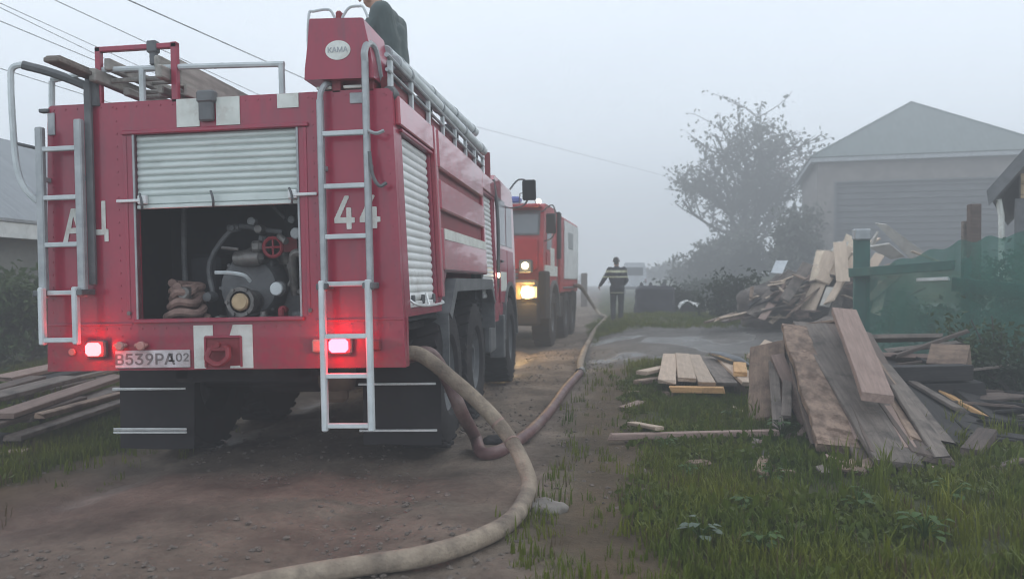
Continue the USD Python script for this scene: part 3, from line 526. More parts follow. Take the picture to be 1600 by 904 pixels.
# things carried by the truck
TM = np.eye(4); c_, s_ = cos(-.024), sin(-.024); TM[:3, :3] = [[c_, 0, s_], [0, 1, 0], [-s_, 0, c_]]; TM[:3, 3] = (-2.5, 5.04, 0)
hc = thing('hose_coil', 'brown coiled fire hose lying at the lower left inside the pump compartment', 'hose', matrix=TM)
H_BROWN = mottled('brown_hose_canvas', (.16, .10, .085), (.27, .18, .15), 14, .85, .2, 80)
an = np.linspace(0, 2*pi*3.6, 80)
obj('canvas', tube(np.stack([-.36+(.15-.010*an/2)*np.cos(an), .22+.10*np.sin(an), 1.14+.011*an+.012*np.sin(3*an)], 1), .028, 8), H_BROWN, hc)
obj('canvas', tube(np.stack([-.40+(.10)*np.cos(an), .30+.08*np.sin(an)+.02*np.cos(2*an), 1.2+.009*an], 1), .03, 8), H_BROWN, hc)
obj('coupling', T(disc(.045, .08, 'y', 14, .01), -.33, .12, 1.33), METAL, hc)
ld = thing('ladder', 'weathered grey extension ladder lying along the roof of the nearer fire truck', 'ladder', matrix=TM)
W_LAD = mottled('ladder_wood', (.20, .19, .17), (.34, .32, .29), 1.2, .7, .2, 8, stretch=(20, 1.2, 20), dirt=((.11, .10, .095), 3, .5, .8))
def lad_sec(x0, x1, z0, y0, y1, rw, rh, n):
    for x in (x0, x1): obj('rail', bx(x-rw/2, x+rw/2, y0, y1, z0, z0+rh, .008), W_LAD, ld)
    for y in np.linspace(y0+.18, y1-.18, n): obj('rung', tube([(x0, y, z0+rh/2), (x1, y, z0+rh/2)], .017, 8), W_LAD, ld)
lad_sec(-.80, -.335, 2.745, -.10, 4.3, .05, .085, 13); lad_sec(-.745, -.39, 2.835, -.02, 4.4, .045, .08, 13); lad_sec(-.69, -.44, 2.69, .1, 4.2, .045, .055, 12)
obj('side_board', bx(-.30, -.26, .05, 4.2, 2.72, 2.90, .006), W_LAD, ld); obj('side_board', bx(-.262, -.235, .08, 4.1, 2.66, 2.74, .006), W_LAD, ld)
bd = thing('board', 'grey boards sticking out behind the roof ladder at its left', 'boards', matrix=TM)
obj('plank', R(bx(-.90, -.80, -.42, 3.0, 2.78, 2.81, .006), .03, [0, 0, 1]), W_GREY, bd); obj('plank', R(bx(-.93, -.83, -.36, 3.0, 2.815, 2.84, .006), .02, [0, 0, 1]), W_GREY, bd)
# ---------------------------------------------------------------- oncoming fire truck behind it (local frame: y runs back from the front bumper)
AUXL = glow('auxiliary_lamp_light', (1., .85, .5), 6.)
TYAW = radians(-4.5)
f2 = thing('fire_truck', 'red fire truck facing the camera with glowing yellow headlamp, parked beyond the nearer one', 'fire truck', (-2.43, 16.15, .02), rz=TYAW)
def p2(name, m, mt, par=None, **k): return obj(name, m, mt, par or f2, **k)
cp = Polygon([(0.02, .75), (2.0, .75), (2.0, 2.9), (1.85, 2.98), (.32, 2.98), (.2, 2.9), (.05, 2.32), (0, 1.7)])
arch = Polygon([(1.3+.74*cos(a), .6+.74*sin(a)) for a in np.linspace(0, pi, 16)])
c2 = p2('cab', ext_yz(cp.difference(arch), -1.2, 1.2), RED2, smooth=25)
wn = lambda z: .05+(z-2.32)*.15/.58
p2('windscreen', trimesh.convex.convex_hull([(x, wn(z)-o, z) for x in (-1.08, 1.08) for z in (2.36, 2.80) for o in (.0, .012)]), mat('dusty_windscreen', {'p': ('principled_bsdf', {'base_color': (.12, .14, .155), 'roughness': .08, 'specular_ior_level': .8})}, (), 'p.BSDF'), c2)
p2('windscreen_seal', [trimesh.convex.convex_hull([(x+a, wn(z)-o, z) for a in (-.02, .02) for z in (2.33, 2.83) for o in (.0, .02)]) for x in (-1.1, 0, 1.1)]+[trimesh.convex.convex_hull([(x, wn(z+b)-o, z+b) for x in (-1.1, 1.1) for b in (-.015, .015) for o in (.0, .02)]) for z in (2.34, 2.82)], DGREY, c2)
p2('cab_side_window', bx(1.2, 1.208, .5, 1.15, 2.05, 2.75, .003), MIRR, c2); p2('door', bx(1.2, 1.218, .42, 1.25, 1.2, 2.0, .008), RED2, c2)
p2('white_stripe', bx(1.2, 1.225, .15, 1.95, 1.5, 1.72, .003), WHITE, c2); p2('white_stripe', bx(1.2, 1.222, .9, 1.5, 1.72, 2.1, .003), WHITE, c2)
p2('front_panel', [bx(-1.1, 1.1, -.05, .03, 1.62, 2.25, .03)], RED2, c2); p2('grille', [bx(-.7, .7, -.07, -.03, 1.30+.07*k, 1.345+.07*k, .005) for k in range(4)], DGREY, c2)
p2('cab_visor', bx(-1.15, 1.15, -.06, .36, 2.88, 2.95, .02), RED2, c2)
bmp = p2('front_bumper', bx(-1.12, 1.12, -.22, .14, .98, 1.42, .05), mottled('bumper_paint', (.13, .09, .055), (.19, .135, .085), 4, .5, dirt=((.12, .09, .07), 3, .5, .8)))
p2('lower_bumper', bx(-1.15, 1.15, -.20, .14, .5, .975, .05), BLACK, bmp)
for s in (1, -1):
    p2('front_corner', bx(min(s*1.125, s*1.27), max(s*1.125, s*1.27), -.12, .5, .62, 1.6, .03), BLACK)
    p2('lamp_plate', bx(min(s*.74, s*1.0), max(s*.74, s*1.0), -.19, -.05, 1.56, 1.82, .02), DGREY)
    h = p2('headlamp', [bx(s*.96-.17, s*.96+.17, -.25, -.2, 1.03, 1.31, .02)], DGREY, bmp)
    p2('lens', T(disc(.11, .05, 'y', 24, .02), s*.92, -.305, 1.17), HEAD, h); p2('indicator_lens', bx(s*1.075-.045, s*1.075+.045, -.265, -.245, 1.06, 1.28, .006), mat('amber_lens_'+('a' if s > 0 else 'b'), {'p': ('principled_bsdf', {'base_color': (.75, .45, .25), 'roughness': .2, 'emission_color': (1., .6, .3), 'emission_strength': .25})}, (), 'p.BSDF'), h)
    p2('auxiliary_lamp', [T(disc(.07, .05, 'y', 18, .012), s*.87, -.24, 1.70)], AUXL)
    p2('fog_lamp', [T(disc(.06, .05, 'y', 16, .012), s*.55, -.245, .82)], CHROME, bmp)
    m2 = p2('mirror_arm', tube([(s*1.15, .15, 2.8), (s*1.38, .02, 2.92), (s*1.45, 0, 2.7), (s*1.40, .05, 2.3), (s*1.2, .15, 2.2)], .014, 6, 4), DGREY); p2('mirror', bx(s*1.36-.1, s*1.36+.1, .0, .05, 2.35, 2.75, .015), BLACK, m2)
    p2('mudguard', ext_yz(Polygon([(1.3+.80*cos(a), .62+.80*sin(a)) for a in np.linspace(0, pi, 16)]).difference(Polygon([(1.3+.72*cos(a), .62+.72*sin(a)) for a in np.linspace(0, pi, 16)])), min(s*.95, s*1.27), max(s*.95, s*1.27)), DGREY)
p2('number_plate', bx(-.27, .27, -.235, -.225, .72, .84), PLATE, bmp)
lb = p2('beacon_bar', [bx(-.75, .75, .55, .85, 2.98, 3.03, .01)], GREY); p2('beacon', bx(.12, .62, .57, .83, 3.03, 3.17, .04), BLUEL, lb); p2('beacon', bx(-.62, -.12, .57, .83, 3.03, 3.17, .04), BLUEL, lb)
p2('roof_lamp', T(disc(.06, .09, 'y', 16, .015), 1.0, .62, 3.06), mat('lit_roof_lamp', {'p': ('principled_bsdf', {'base_color': (.8, .8, .8), 'emission_color': (1, .95, .85), 'emission_strength': 1.2})}, (), 'p.BSDF'))
p2('mirror_bracket', tube([(.62, .5, 2.98), (.66, .35, 3.2), (.95, .35, 3.24), (.99, .38, 2.98)], .012, 6), DGREY)
p2('curtain', bx(.55, .85, .20, .22, 2.4, 2.78, .01), WHITE, c2)
p2('air_intake', [bx(.98, 1.26, 2.06, 2.34, 1.9, 2.96, .02)], BLACK); p2('air_intake_pipe', tube([(1.12, 2.2, 1.9), (1.12, 2.2, 1.0)], .07, 10), DGREY)
bd2 = p2('tank_body', [bx(-1.22, 1.22, 2.42, 6.0, 1.12, 2.92, .03)], RED2, smooth=False); p2('body_panel', bx(1.22, 1.25, 3.05, 5.9, 1.45, 2.85, .01), SHUT2, bd2); p2('body_hatch', bx(1.25, 1.262, 3.7, 4.6, 2.2, 2.6, .005), GREY, bd2)
p2('roof_slope', ext_yz(Polygon([(2.05, 2.9), (2.3, 3.12), (2.75, 2.92), (2.75, 2.88), (2.05, 2.88)]), -1.0, 1.0), RED2)
p2('chassis', [bx(-.5, .5, .15, 5.9, .6, 1.1, .02), bx(-1.0, 1.0, 1.2, 1.4, .5, .66), bx(-1.0, 1.0, 3.5, 4.9, .5, .66), bx(-1.2, 1.2, 5.2, 5.9, .6, 1.12, .02), bx(1.0, 1.22, 2.1, 2.9, .55, 1.05, .03)], BLACK)
for y in (1.3, 3.6, 4.95):
    for s in (1, -1):
        g = UsdGeom.Xform.Define(stage, str(f2.GetPath())+'/'+numbered(str(f2.GetPath()), 'wheel')); g.AddTranslateOp().Set(Gf.Vec3d(s*1.03, y, .59)); build_wheel(g.GetPrim(), s, .6, .4)
for s in (1, -1): p2('rear_mudguard', bx(min(s*.8, s*1.25), max(s*.8, s*1.25), 2.9, 5.6, 1.22, 1.26, .01), DGREY)
# ---------------------------------------------------------------- people
SKIN = mottled('skin', (.36, .20, .14), (.42, .25, .18), 20, .55); HAIR = mottled('dark_hair', (.02, .018, .016), (.04, .035, .03), 40, .7)
JACKET_G = mottled('dark_green_jacket', (.055, .075, .075), (.075, .10, .098), 5, .85, .15, 14, sheen=.1)
JACKET_B = mottled('dark_blue_jacket', (.018, .02, .028), (.032, .034, .044), 6, .8, .15, 14); TROUSER = mottled('dark_trousers', (.028, .032, .036), (.05, .055, .06), 6, .85, .15, 14)
BAND = mottled('yellow_reflective_band', (.45, .45, .30), (.56, .56, .40), 12, .5); BOOT = mottled('black_boots', (.012, .012, .013), (.03, .028, .027), 9, .6)
def hand(wr, dirn, palm_n, side, curl=.5):
    """five separate bent fingers rooted in a palm"""
    d = np.array(dirn, float); d /= np.linalg.norm(d); n = np.array(palm_n, float); n -= d*(n@d); n /= np.linalg.norm(n); u = np.cross(d, n)*side; wr = np.array(wr, float); S_ = []
    S_ += [(wr, wr+d*.03, .026, .024)]+[(wr+d*.03+u*a, wr+d*.09+u*a*1.15, .017, .013) for a in (-.028, 0, .028)]+[(wr+d*.03-u*.028, wr+d*.03+u*.028, .018, .018), (wr+d*.088-u*.03, wr+d*.088+u*.03, .013, .013)]
    for a, L in ((-.034, .062), (-.012, .076), (.012, .084), (.034, .075)):
        p = wr+d*.088+u*a; q = d
        for k in range(3):
            c = curl*(k+.6)*.55; e = d*cos(c)+n*sin(c); p2_ = p+e*L*(.46, .31, .25)[k]; S_.append((p, p2_, .0092-.0008*k, .0086-.0008*k)); p = p2_
    p = wr+d*.03+u*.026
    for k in range(3):
        e = d*.62+u*(.72-.25*k)+n*(.3+.25*k); e /= np.linalg.norm(e); q = p+e*(.042, .032, .026)[k]; S_.append((p, q, .012-.001*k, .011-.001*k)); p = q
    return S_
def head(c, f, up):
    """skull, jaw, nose, brow, ears about the centre c facing f"""
    f = np.array(f, float); f /= np.linalg.norm(f); u = np.array(up, float); u -= f*(u@f); u /= np.linalg.norm(u); s = np.cross(f, u); c = np.array(c, float); o = lambda a, b, e: c+f*a+s*b+u*e
    S_ = [(o(-.02, 0, .03), o(.015, 0, .035), .082, .078), (o(.02, 0, .0), o(.045, 0, -.075), .062, .036), (o(.05, 0, .02), o(.065, 0, .018), .042, .03), (o(.088, 0, .005), o(.105, 0, -.022), .010, .014),
          (o(.07, .022, -.055), o(.07, -.022, -.055), .014, .014), (o(-.0, .075, .005), o(-.015, .082, .02), .012, .02), (o(-.0, -.075, .005), o(-.015, -.082, .02), .012, .02), (o(.0, .045, -.05), o(.03, -.045, -.05), .03, .03), (o(.06, .04, .035), o(.06, -.04, .035), .02, .02)]
    eyes = [lathe([(0, -.011), (.008, -.008), (.011, 0), (.008, .008), (0, .011)], 10).apply_translation(o(.085, e, .012)) for e in (.031, -.031)]
    return S_, eyes, o
def person(label, J, f, hair=True, palms=None, jacket=None, trousers=None, group=None, bands=(), curl=.6, long=False):
    J = {k: np.array(v, float) for k, v in J.items()}; t = thing('person', label, 'person', (J['footL']+J['footR'])/2*[1, 1, 0]+[0, 0, min(J['footL'][2], J['footR'][2])]); o0 = (J['footL']+J['footR'])/2*[1, 1, 0]+[0, 0, min(J['footL'][2], J['footR'][2])]
    J = {k: v-o0 for k, v in J.items()}; upv = J['head']-J['neck']
    hs, eyes, oh = head(J['head'], f, upv if abs(upv/np.linalg.norm(upv)@np.array(f)) < .9 else [0, 0, 1])
    sh = (J['shL']+J['shR'])/2; hp = (J['hipL']+J['hipR'])/2
    A = [(J['neck'], J['head']-(J['head']-J['neck'])*.35, .062, .056), (sh-[0, 0, .03], J['neck'], .06, .058), (hp, sh-[0, 0, .05], .08, .08)]
    C = [(J['shL'], J['shR'], .085, .085), (sh, J['neck'], .10, .075), (J['chestL'] if 'chestL' in J else J['shL']*.6+hp*.4, J['shR']*.6+hp*.4, .12, .12), (hp*.25+sh*.75, hp, .145, .15), (J['hipL']*.9+J['hipR']*.1, J['hipR']*.9+J['hipL']*.1, .125, .125)]
    C += [(J['shL'], hp, .1, .13), (J['shR'], hp, .1, .13)]
    if long: C += [(J['hipL']*.9+J['hipR']*.1, J['hipL']*.9+J['hipR']*.1-[0, 0, .08], .125, .115), (J['hipR']*.9+J['hipL']*.1, J['hipR']*.9+J['hipL']*.1-[0, 0, .08], .125, .115), (hp, hp-[0, 0, .08], .13, .12)]
    Tr = [(J['hipL'], J['hipR'], .105, .105)]; Bt = []
    for s, k in ((1, 'L'), (-1, 'R')):
        sh_, el, wr = J['sh'+k], J['el'+k], J['wr'+k]; A += [(sh_, el, .05, .042), (el, wr, .042, .028)]; C += [(sh_, el, .078, .062), (el, el+(wr-el)*.93, .062, .045)]
        d, n = palms[k] if palms else (wr-el, (0, 1, 0)); A += hand(wr, d, n, s, curl)
        hi, kn, an_ = J['hip'+k], J['knee'+k], J['foot'+k]+np.array([0, 0, .10]); A += [(hi, kn, .08, .055), (kn, an_, .05, .035), (an_, J['foot'+k]+np.array([0, 0, .05]), .035, .03)]
        Tr += [(hi, kn, .108, .078), (kn, kn+(an_-kn)*.95, .078, .07)]
        ft_ = np.array(J['toe'+k]-J['foot'+k], float); b = J['foot'+k]+np.array([0, 0, .045]); Bt.append(limbs([(b-ft_*.25, b+ft_*.55, .045, .045), (b+ft_*.55, b+ft_, .045, .035), (b-ft_*.15, b+[0, 0, .16], .05, .058)], .03, 4))
    body = limbs(A+hs, .022, 5); bo = obj('body', body, SKIN, t, smooth=True); obj('eyes', eyes, mottled('eyes_'+str(_used.get(('x', 'eye'), 0)), (.5, .5, .5), (.6, .6, .6)), bo); _used[('x', 'eye')] = _used.get(('x', 'eye'), 0)+1
    jk = limbs(C, .04, 8); v = jk.vertices; jk.vertices = v+jk.vertex_normals*(.018*(meshkit.fbm(v*9+5, 3, 5)-.5))[:, None]; jo = obj('jacket', jk, jacket, t, smooth=True)
    tr = limbs(Tr, .04, 8); v = tr.vertices; tr.vertices = v+tr.vertex_normals*(.02*(meshkit.fbm(v*8+3, 3, 6)-.5))[:, None]; obj('trousers', tr, trousers, t, smooth=True)
    for m in Bt: obj('boot', m, BOOT, t, smooth=True)
    if hair: obj('hair', limbs([(oh(-.03, 0, .045), oh(.03, 0, .06), .086, .07), (oh(-.045, 0, .02), oh(-.05, 0, -.04), .075, .055)], .02, 4), HAIR, t, smooth=True)
    for (z0, z1) in bands:   # cut a ring from a slightly larger jacket
        mm = man(jk.copy()); ring = None
        big = jk.copy(); big.vertices = big.vertices+big.vertex_normals*.008
        try: ring = unman(man(big) ^ manifold3d.Manifold.cube([1.0, 1.2, z1-z0], True).translate([0, .0, (z0+z1)/2]))
        except Exception: ring = None
        if ring is not None and len(ring.faces): obj('reflective_band', ring, BAND, jo, smooth=40)
    return t
# the firefighter walking away on the verge
fx, fy = .33, 22.; gz = float(H(fx, fy)); P = lambda x, y, z: (fx+x, fy+y, gz+z)
person('firefighter in dark jacket with yellow reflective bands walking away beside the hose', dict(
    head=P(-.02, .04, 1.63), neck=P(-.01, .0, 1.47), shL=P(-.19, 0, 1.40), shR=P(.18, .0, 1.40), hipL=P(-.09, .02, .92), hipR=P(.10, .0, .92), elL=P(-.35, .0, 1.16), wrL=P(-.46, .12, .98), elR=P(.245, .04, 1.12), wrR=P(.20, .24, 1.02),
    kneeL=P(-.10, .07, .50), kneeR=P(.11, .04, .50), footL=P(-.10, -.05, 0.0), footR=P(.10, .08, 0.0), toeL=P(-.12, .16, 0.0), toeR=P(.12, .29, 0.0)), (0, 1, -.15), palms={'L': ((-.3, .8, -.2), (1, 0, -.3)), 'R': ((-.1, .9, .1), (-1, 0, 0))}, jacket=JACKET_B, trousers=TROUSER, long=True, bands=((1.335, 1.40), (1.20, 1.24), (.77, .805)))
# the man crouching on the roof of the near truck, behind the red box
def L1(x, y, z): p = TM @ np.array([x, y, z, 1.]); return p[:3]
person('man in dark green jacket crouching on the truck roof behind the red box', dict(
    head=L1(.615, 1.58, 3.83), neck=L1(.68, 1.6, 3.68), shL=L1(.75, 1.42, 3.60), shR=L1(.77, 1.80, 3.60), hipL=L1(.80, 1.50, 3.02), hipR=L1(.80, 1.70, 3.02), elL=L1(.57, 1.38, 3.34), wrL=L1(.36, 1.46, 3.22), elR=L1(.57, 1.86, 3.34), wrR=L1(.36, 1.76, 3.22),
    kneeL=L1(.40, 1.44, 3.06), kneeR=L1(.42, 1.78, 3.0), footL=L1(.66, 1.47, 2.64), footR=L1(.66, 1.75, 2.64), toeL=L1(.43, 1.44, 2.64), toeR=L1(.43, 1.78, 2.64)), (-.85, -.1, -.35), palms={'L': ((-.8, .1, -.5), (0, .3, -1)), 'R': ((-.8, -.1, -.5), (0, -.3, -1))}, jacket=JACKET_G, trousers=TROUSER)
# ---------------------------------------------------------------- hoses
H_BEIGE = mottled('beige_hose_canvas', (.21, .165, .125), (.33, .27, .205), 5, .9, .4, 60, dirt=((.10, .078, .062), 4, .42, .68)); H_RED = mottled('maroon_rubber_hose', (.075, .032, .032), (.125, .058, .056), 5, .55, .15, 40, dirt=((.2, .15, .13), 3, .5, .8))
def gpt(px, py, r): p = atg(px, py); p[2] = float(H(p[0], p[1]))+r; return p
def rough_tube(P, r, n=14, sm=10, seed=1, k=.05, rib=0.):
    m = tube(P, r, n, sm); v = m.vertices; m.vertices = v+np.array(v*0)+ (m.vertex_normals*((meshkit.fbm(v*6, 3, seed)-.5)*k*2*r)[:, None]); return m
r1 = .051
hz1 = [L1(.95, .75, .80), L1(1.10, .42, .86), at(655, 553, y=5.42), at(705, 590, y=5.45), at(760, 640, y=5.42), at(800, 690, y=5.35), at(822, 735, y=5.15), gpt(826, 778, r1*1.2), gpt(803, 822, r1), gpt(745, 858, r1), gpt(655, 886, r1), gpt(545, 903, r1), gpt(400, 930, r1), gpt(200, 985, r1)]
hb1 = thing('fire_hose', 'thick beige canvas hose arching from under the nearer truck to the dirt road', 'hose'); obj('canvas', rough_tube(hz1, r1, seed=3), H_BEIGE, hb1, smooth=True)
for q in (4.4, 5.05):
    i = int(q); a = np.array(hz1[i]); b = np.array(hz1[i+1]); c = spline(hz1, 10)[int(q*10)]; d = (b-a)/np.linalg.norm(b-a); obj('crease_band', tube([c-d*.008, c+d*.008], r1*1.05, 14), H_BROWN, hb1)
r2 = .05
mh = [L1(.9, .9, .78), L1(1.1, .62, .83), at(672, 553, y=5.75), at(700, 595, y=5.8), at(722, 645, y=5.82), gpt(742, 700, r2+.05), gpt(752, 716, r2), gpt(775, 716, r2), gpt(805, 700, r2), gpt(835, 676, r2), gpt(862, 645, r2), gpt(885, 612, r2), gpt(908, 586, r2)]
hm = thing('fire_hose', 'maroon rubber hose bending on the ground beside the rear wheels', 'hose'); obj('rubber', rough_tube(mh, r2, seed=5, k=.03), H_RED, hm, smooth=True)
lh = [gpt(908, 586, r2), gpt(907, 570, r2), gpt(918, 540, r2), gpt(930, 518, r2), gpt(944, 502, r2), gpt(946, 497, r2), gpt(936, 493, r2+.02)]
e2 = np.array([-.80, 20.8, 1.15]); lh += [at(922, 470, y=lh[-1][1]-.4), at(908, 449, y=21.0), at(896, 446, y=21.2)]
h2 = thing('fire_hose', 'long pale hose running along the verge to the farther fire truck', 'hose'); obj('canvas', rough_tube(lh, .055, 10, 8, 7), H_BEIGE, h2, smooth=True)
cpl = np.array(lh[0]); obj('coupling', tube([cpl-[.02, .12, 0], cpl+[0, .10, 0]], .066, 12), METAL, h2); c = spline(lh, 8)[26]; obj('coupling', tube([c-[.0, .12, 0], c+[0.02, .12, 0]], .068, 12), METAL, h2)
# ---------------------------------------------------------------- planks
def board_mesh(L, w, t, seed=0, waney=.02, n=10, bow=0., split=0.):
    r = np.random.default_rng(seed); n = max(n, 2); xs = np.linspace(0, L, n+1); b = min(.006, t*.2); V_ = []; sec = np.array([[-.5, -.5], [.5, -.5], [.5, .5], [-.5, .5]])
    wl = w*(1+waney*np.cumsum(r.normal(0, .8, n+1))*.5); off = np.cumsum(r.normal(0, waney*w*.35, n+1)); xe = np.zeros((n+1, 4)); xe[0] = r.uniform(-split, split, 4); xe[-1] = r.uniform(-split, split, 4)
    ring = []
    for sy, sz in ((-1, -1), (1, -1), (1, 1), (-1, 1)): ring += [(sy, sz, 1, 0), (sy, sz, 0, 1)] if sy*sz > 0 else [(sy, sz, 0, 1), (sy, sz, 1, 0)]
    for i, x in enumerate(xs):
        ww = min(max(wl[i], w*.72), w*1.25); z0 = bow*4*(x/L)*(1-x/L)
        for j, (sy, sz, ky, kz) in enumerate(ring):
            V_.append((x+xe[i, j//2], sy*(ww/2-(0 if ky else b))+off[i], sz*(t/2-(b if ky else 0))+z0))
    F = []; m = 8
    for i in range(n):
        for j in range(m): k = (j+1) % m; F += [[i*m+j, i*m+k, (i+1)*m+k], [i*m+j, (i+1)*m+k, (i+1)*m+j]]
    for j in range(1, m-1): F += [[0, j+1, j], [n*m, n*m+j, n*m+j+1]]
    return trimesh.Trimesh(V_, F, process=False)
def frame(p0, p1, roll=0.):
    p0, p1 = np.array(p0, float), np.array(p1, float); x = p1-p0; L = np.linalg.norm(x); x /= L; y = np.cross([0, 0, 1.], x)
    if np.linalg.norm(y) < .05: y = np.array([1., 0, 0])
    y /= np.linalg.norm(y); z = np.cross(x, y); y, z = y*cos(roll)+z*sin(roll), z*cos(roll)-y*sin(roll); M = np.eye(4); M[:3, 0], M[:3, 1], M[:3, 2], M[:3, 3] = x, y, z, p0; return M, L
_ps = [100]
def plank(p0, p1, w, t, m, label=None, group=None, roll=0., waney=.02, n=10, bow=0., split=.025, name='plank', cat='plank', parent=None):
    M, L = frame(p0, p1, roll); _ps[0] += 1
    return obj(name, board_mesh(L, w, t, _ps[0], waney, n, bow, split), m, parent, smooth=30, matrix=M, label=label, cat=cat if parent is None else None, group=group)
def G(px, py, h=.0): p = atg(px, py); p[2] = float(H(p[0], p[1]))+h; return p
# near heap, right of the road: lower end, then upper end
plank(G(1195, 664, .05), at(1198, 541, y=8.6), .36, .045, W_TAN, 'wide pale board with nail holes leaning at the left end of the front heap', roll=-.35, waney=.03)
plank(G(1262, 676, .06), at(1214, 556, y=8.3), .12, .05, W_PINK, 'narrow splintered board tucked left of the knotty plank in the front heap', roll=-.2, waney=.05)
plank(at(1312, 700, y=6.25), at(1243, 512, y=8.7), .30, .07, W_KNOT, 'thick knotty light brown plank with waney edges in the front heap', roll=.05, waney=.07, n=22)
plank(G(1336, 722, .07), at(1290, 560, y=8.2), .24, .06, W_GREY, 'short thick plank jutting out beneath the knotty plank', roll=.1)
plank(at(1404, 726, y=5.9), at(1262, 506, y=8.9), .33, .045, W_GREY, 'longest wide grey board sloping down to the grass in the front heap', roll=.08, waney=.02, n=14)
plank(at(1458, 718, y=6.05), at(1305, 508, y=9.0), .30, .045, W_BROWN, 'brown cracked board right of the longest grey board in the front heap', roll=.22, waney=.03, n=14)
plank(at(1372, 622, y=6.55), at(1318, 486, y=8.6), .24, .065, W_PINK, 'pinkish thick plank lying on top of the front heap', roll=.12, waney=.02)
plank(at(1420, 640, y=7.0), at(1345, 535, y=8.9), .10, .05, W_TAN, 'thin splintered strip on the brown board of the front heap', roll=.2, waney=.1)
plank(at(1548, 655, y=7.7), at(1420, 584, y=9.0), .20, .045, W_ORANGE, 'bright orange plank lying on the charred boards of the front heap', roll=.35)
for i, (a, b, w) in enumerate((((1500, 705), (1372, 560), .34), ((1540, 690), (1410, 575), .36), ((1590, 680), (1470, 585), .36))):
    plank(G(*a, .05+.0*i), at(*b, y=9.2-.1*i), w, .04, W_DARK, 'charred black board under the orange plank, '+('left', 'middle', 'right')[i]+' of three', roll=.25, waney=.03)
plank(at(1462, 527, y=10.0), at(1342, 529, y=9.6), .22, .05, W_GREY, 'grey board lying level behind the pinkish plank, before the green netting', roll=.3)
plank(at(1475, 562, y=9.4), at(1350, 556, y=9.2), .20, .05, W_PINK, 'split pale board beneath the level grey board, before the netting', roll=.4, waney=.06)
plank(at(1512, 517, y=9.7), at(1398, 557, y=9.1), .05, .04, W_BROWN, 'crooked brown stick poking up right before the green netting', waney=.12)
obj('timber_offcut', board_mesh(.36, .34, .26, 5, .02, 4), W_TAN, matrix=frame(at(1453, 566, y=8.9), at(1503, 569, y=8.75), .6)[0], label='square tan timber offcut near the orange plank', cat='timber')
plank(at(1576, 571, y=9.2), at(1500, 580, y=9.0), .16, .03, W_GREY, 'thin grey board end sticking out right of the tan offcut', roll=.2)
plank(G(1330, 744, .03), G(1360, 726, .06), .18, .04, W_TAN, 'small broken board piece in the grass at the foot of the heap')
plank(G(1255, 690, .03), G(1272, 676, .05), .16, .05, W_PINK, 'stub of a board in the grass left of the knotty plank')
plank(G(1515, 722, .06), G(1540, 700, .12), .14, .08, W_BROWN, 'dark wood stub beside the charred boards at the right of the heap')
for i, (a, b, y0, y1, w) in enumerate(((((1290), 660), (1260, 560), 6.9, 8.4, .3), ((1350, 690), (1290, 560), 6.5, 8.6, .34), ((1400, 690), (1330, 560), 6.5, 8.8, .3), ((1450, 690), (1370, 570), 6.6, 8.9, .3))):
    A_, B_ = at(*a, y=y0), at(*b, y=y1); A_[2] = max(float(H(A_[0], A_[1]))+.04, A_[2]-.12); B_[2] -= .10; plank(A_, B_, w, .05, W_BROWN, 'dark board buried in the front heap between the other boards', 'buried boards of the front heap', roll=.1)
for i, (a, ya, b, yb, w, m, lb_) in enumerate((
 ((1228, 650), 7.3, (1232, 540), 8.8, .09, W_GREY, 'narrow grey lath between the pale board and the knotty plank'), ((1300, 680), 6.5, (1262, 545), 8.3, .08, W_BROWN, 'dark narrow strip along the left edge of the knotty plank'),
 ((1345, 690), 6.3, (1298, 560), 8.0, .10, W_PINK, 'pinkish narrow board wedged between the knotty plank and the longest grey board'), ((1432, 690), 6.25, (1352, 560), 8.1, .09, W_TAN, 'tan narrow lath lying along the brown cracked board'),
 ((1478, 690), 6.4, (1380, 570), 8.2, .12, W_GREY, 'grey narrow board right of the brown cracked board'), ((1250, 520), 8.9, (1300, 497), 9.4, .14, W_GREY, 'grey board end across the top of the front heap at the left'),
 ((1240, 545), 8.7, (1330, 520), 9.2, .12, W_BROWN, 'brown cross board near the top of the front heap'), ((1395, 600), 8.0, (1350, 520), 9.4, .16, W_BROWN, 'brown board dropping behind the pinkish thick plank'),
 ((1500, 640), 7.6, (1395, 580), 8.6, .10, W_GREY, 'thin grey batten left of the orange plank'), ((1530, 600), 8.6, (1410, 548), 9.5, .16, W_DARK, 'black board behind the tan offcut'), ((1560, 640), 8.2, (1500, 590), 9.2, .22, W_DARK, 'black board under the right end of the orange plank'),
 ((1175, 560), 8.6, (1205, 535), 9.0, .14, W_PALE, 'whitish broken board end at the top left of the front heap'), ((1410, 735), 5.9, (1440, 700), 6.2, .10, W_GREY, 'grey splinter across the foot of the longest grey board'),
 ((1480, 560), 9.3, (1360, 575), 9.0, .12, W_BROWN, 'brown board crossing low behind the tan offcut'), ((1390, 548), 9.4, (1500, 535), 9.9, .10, W_GREY, 'grey lath before the netting above the split pale board'))):
    plank(at(*a, y=ya), at(*b, y=yb), w, .035, m, lb_, roll=.1+.08*(i % 4), waney=.05, split=.05)
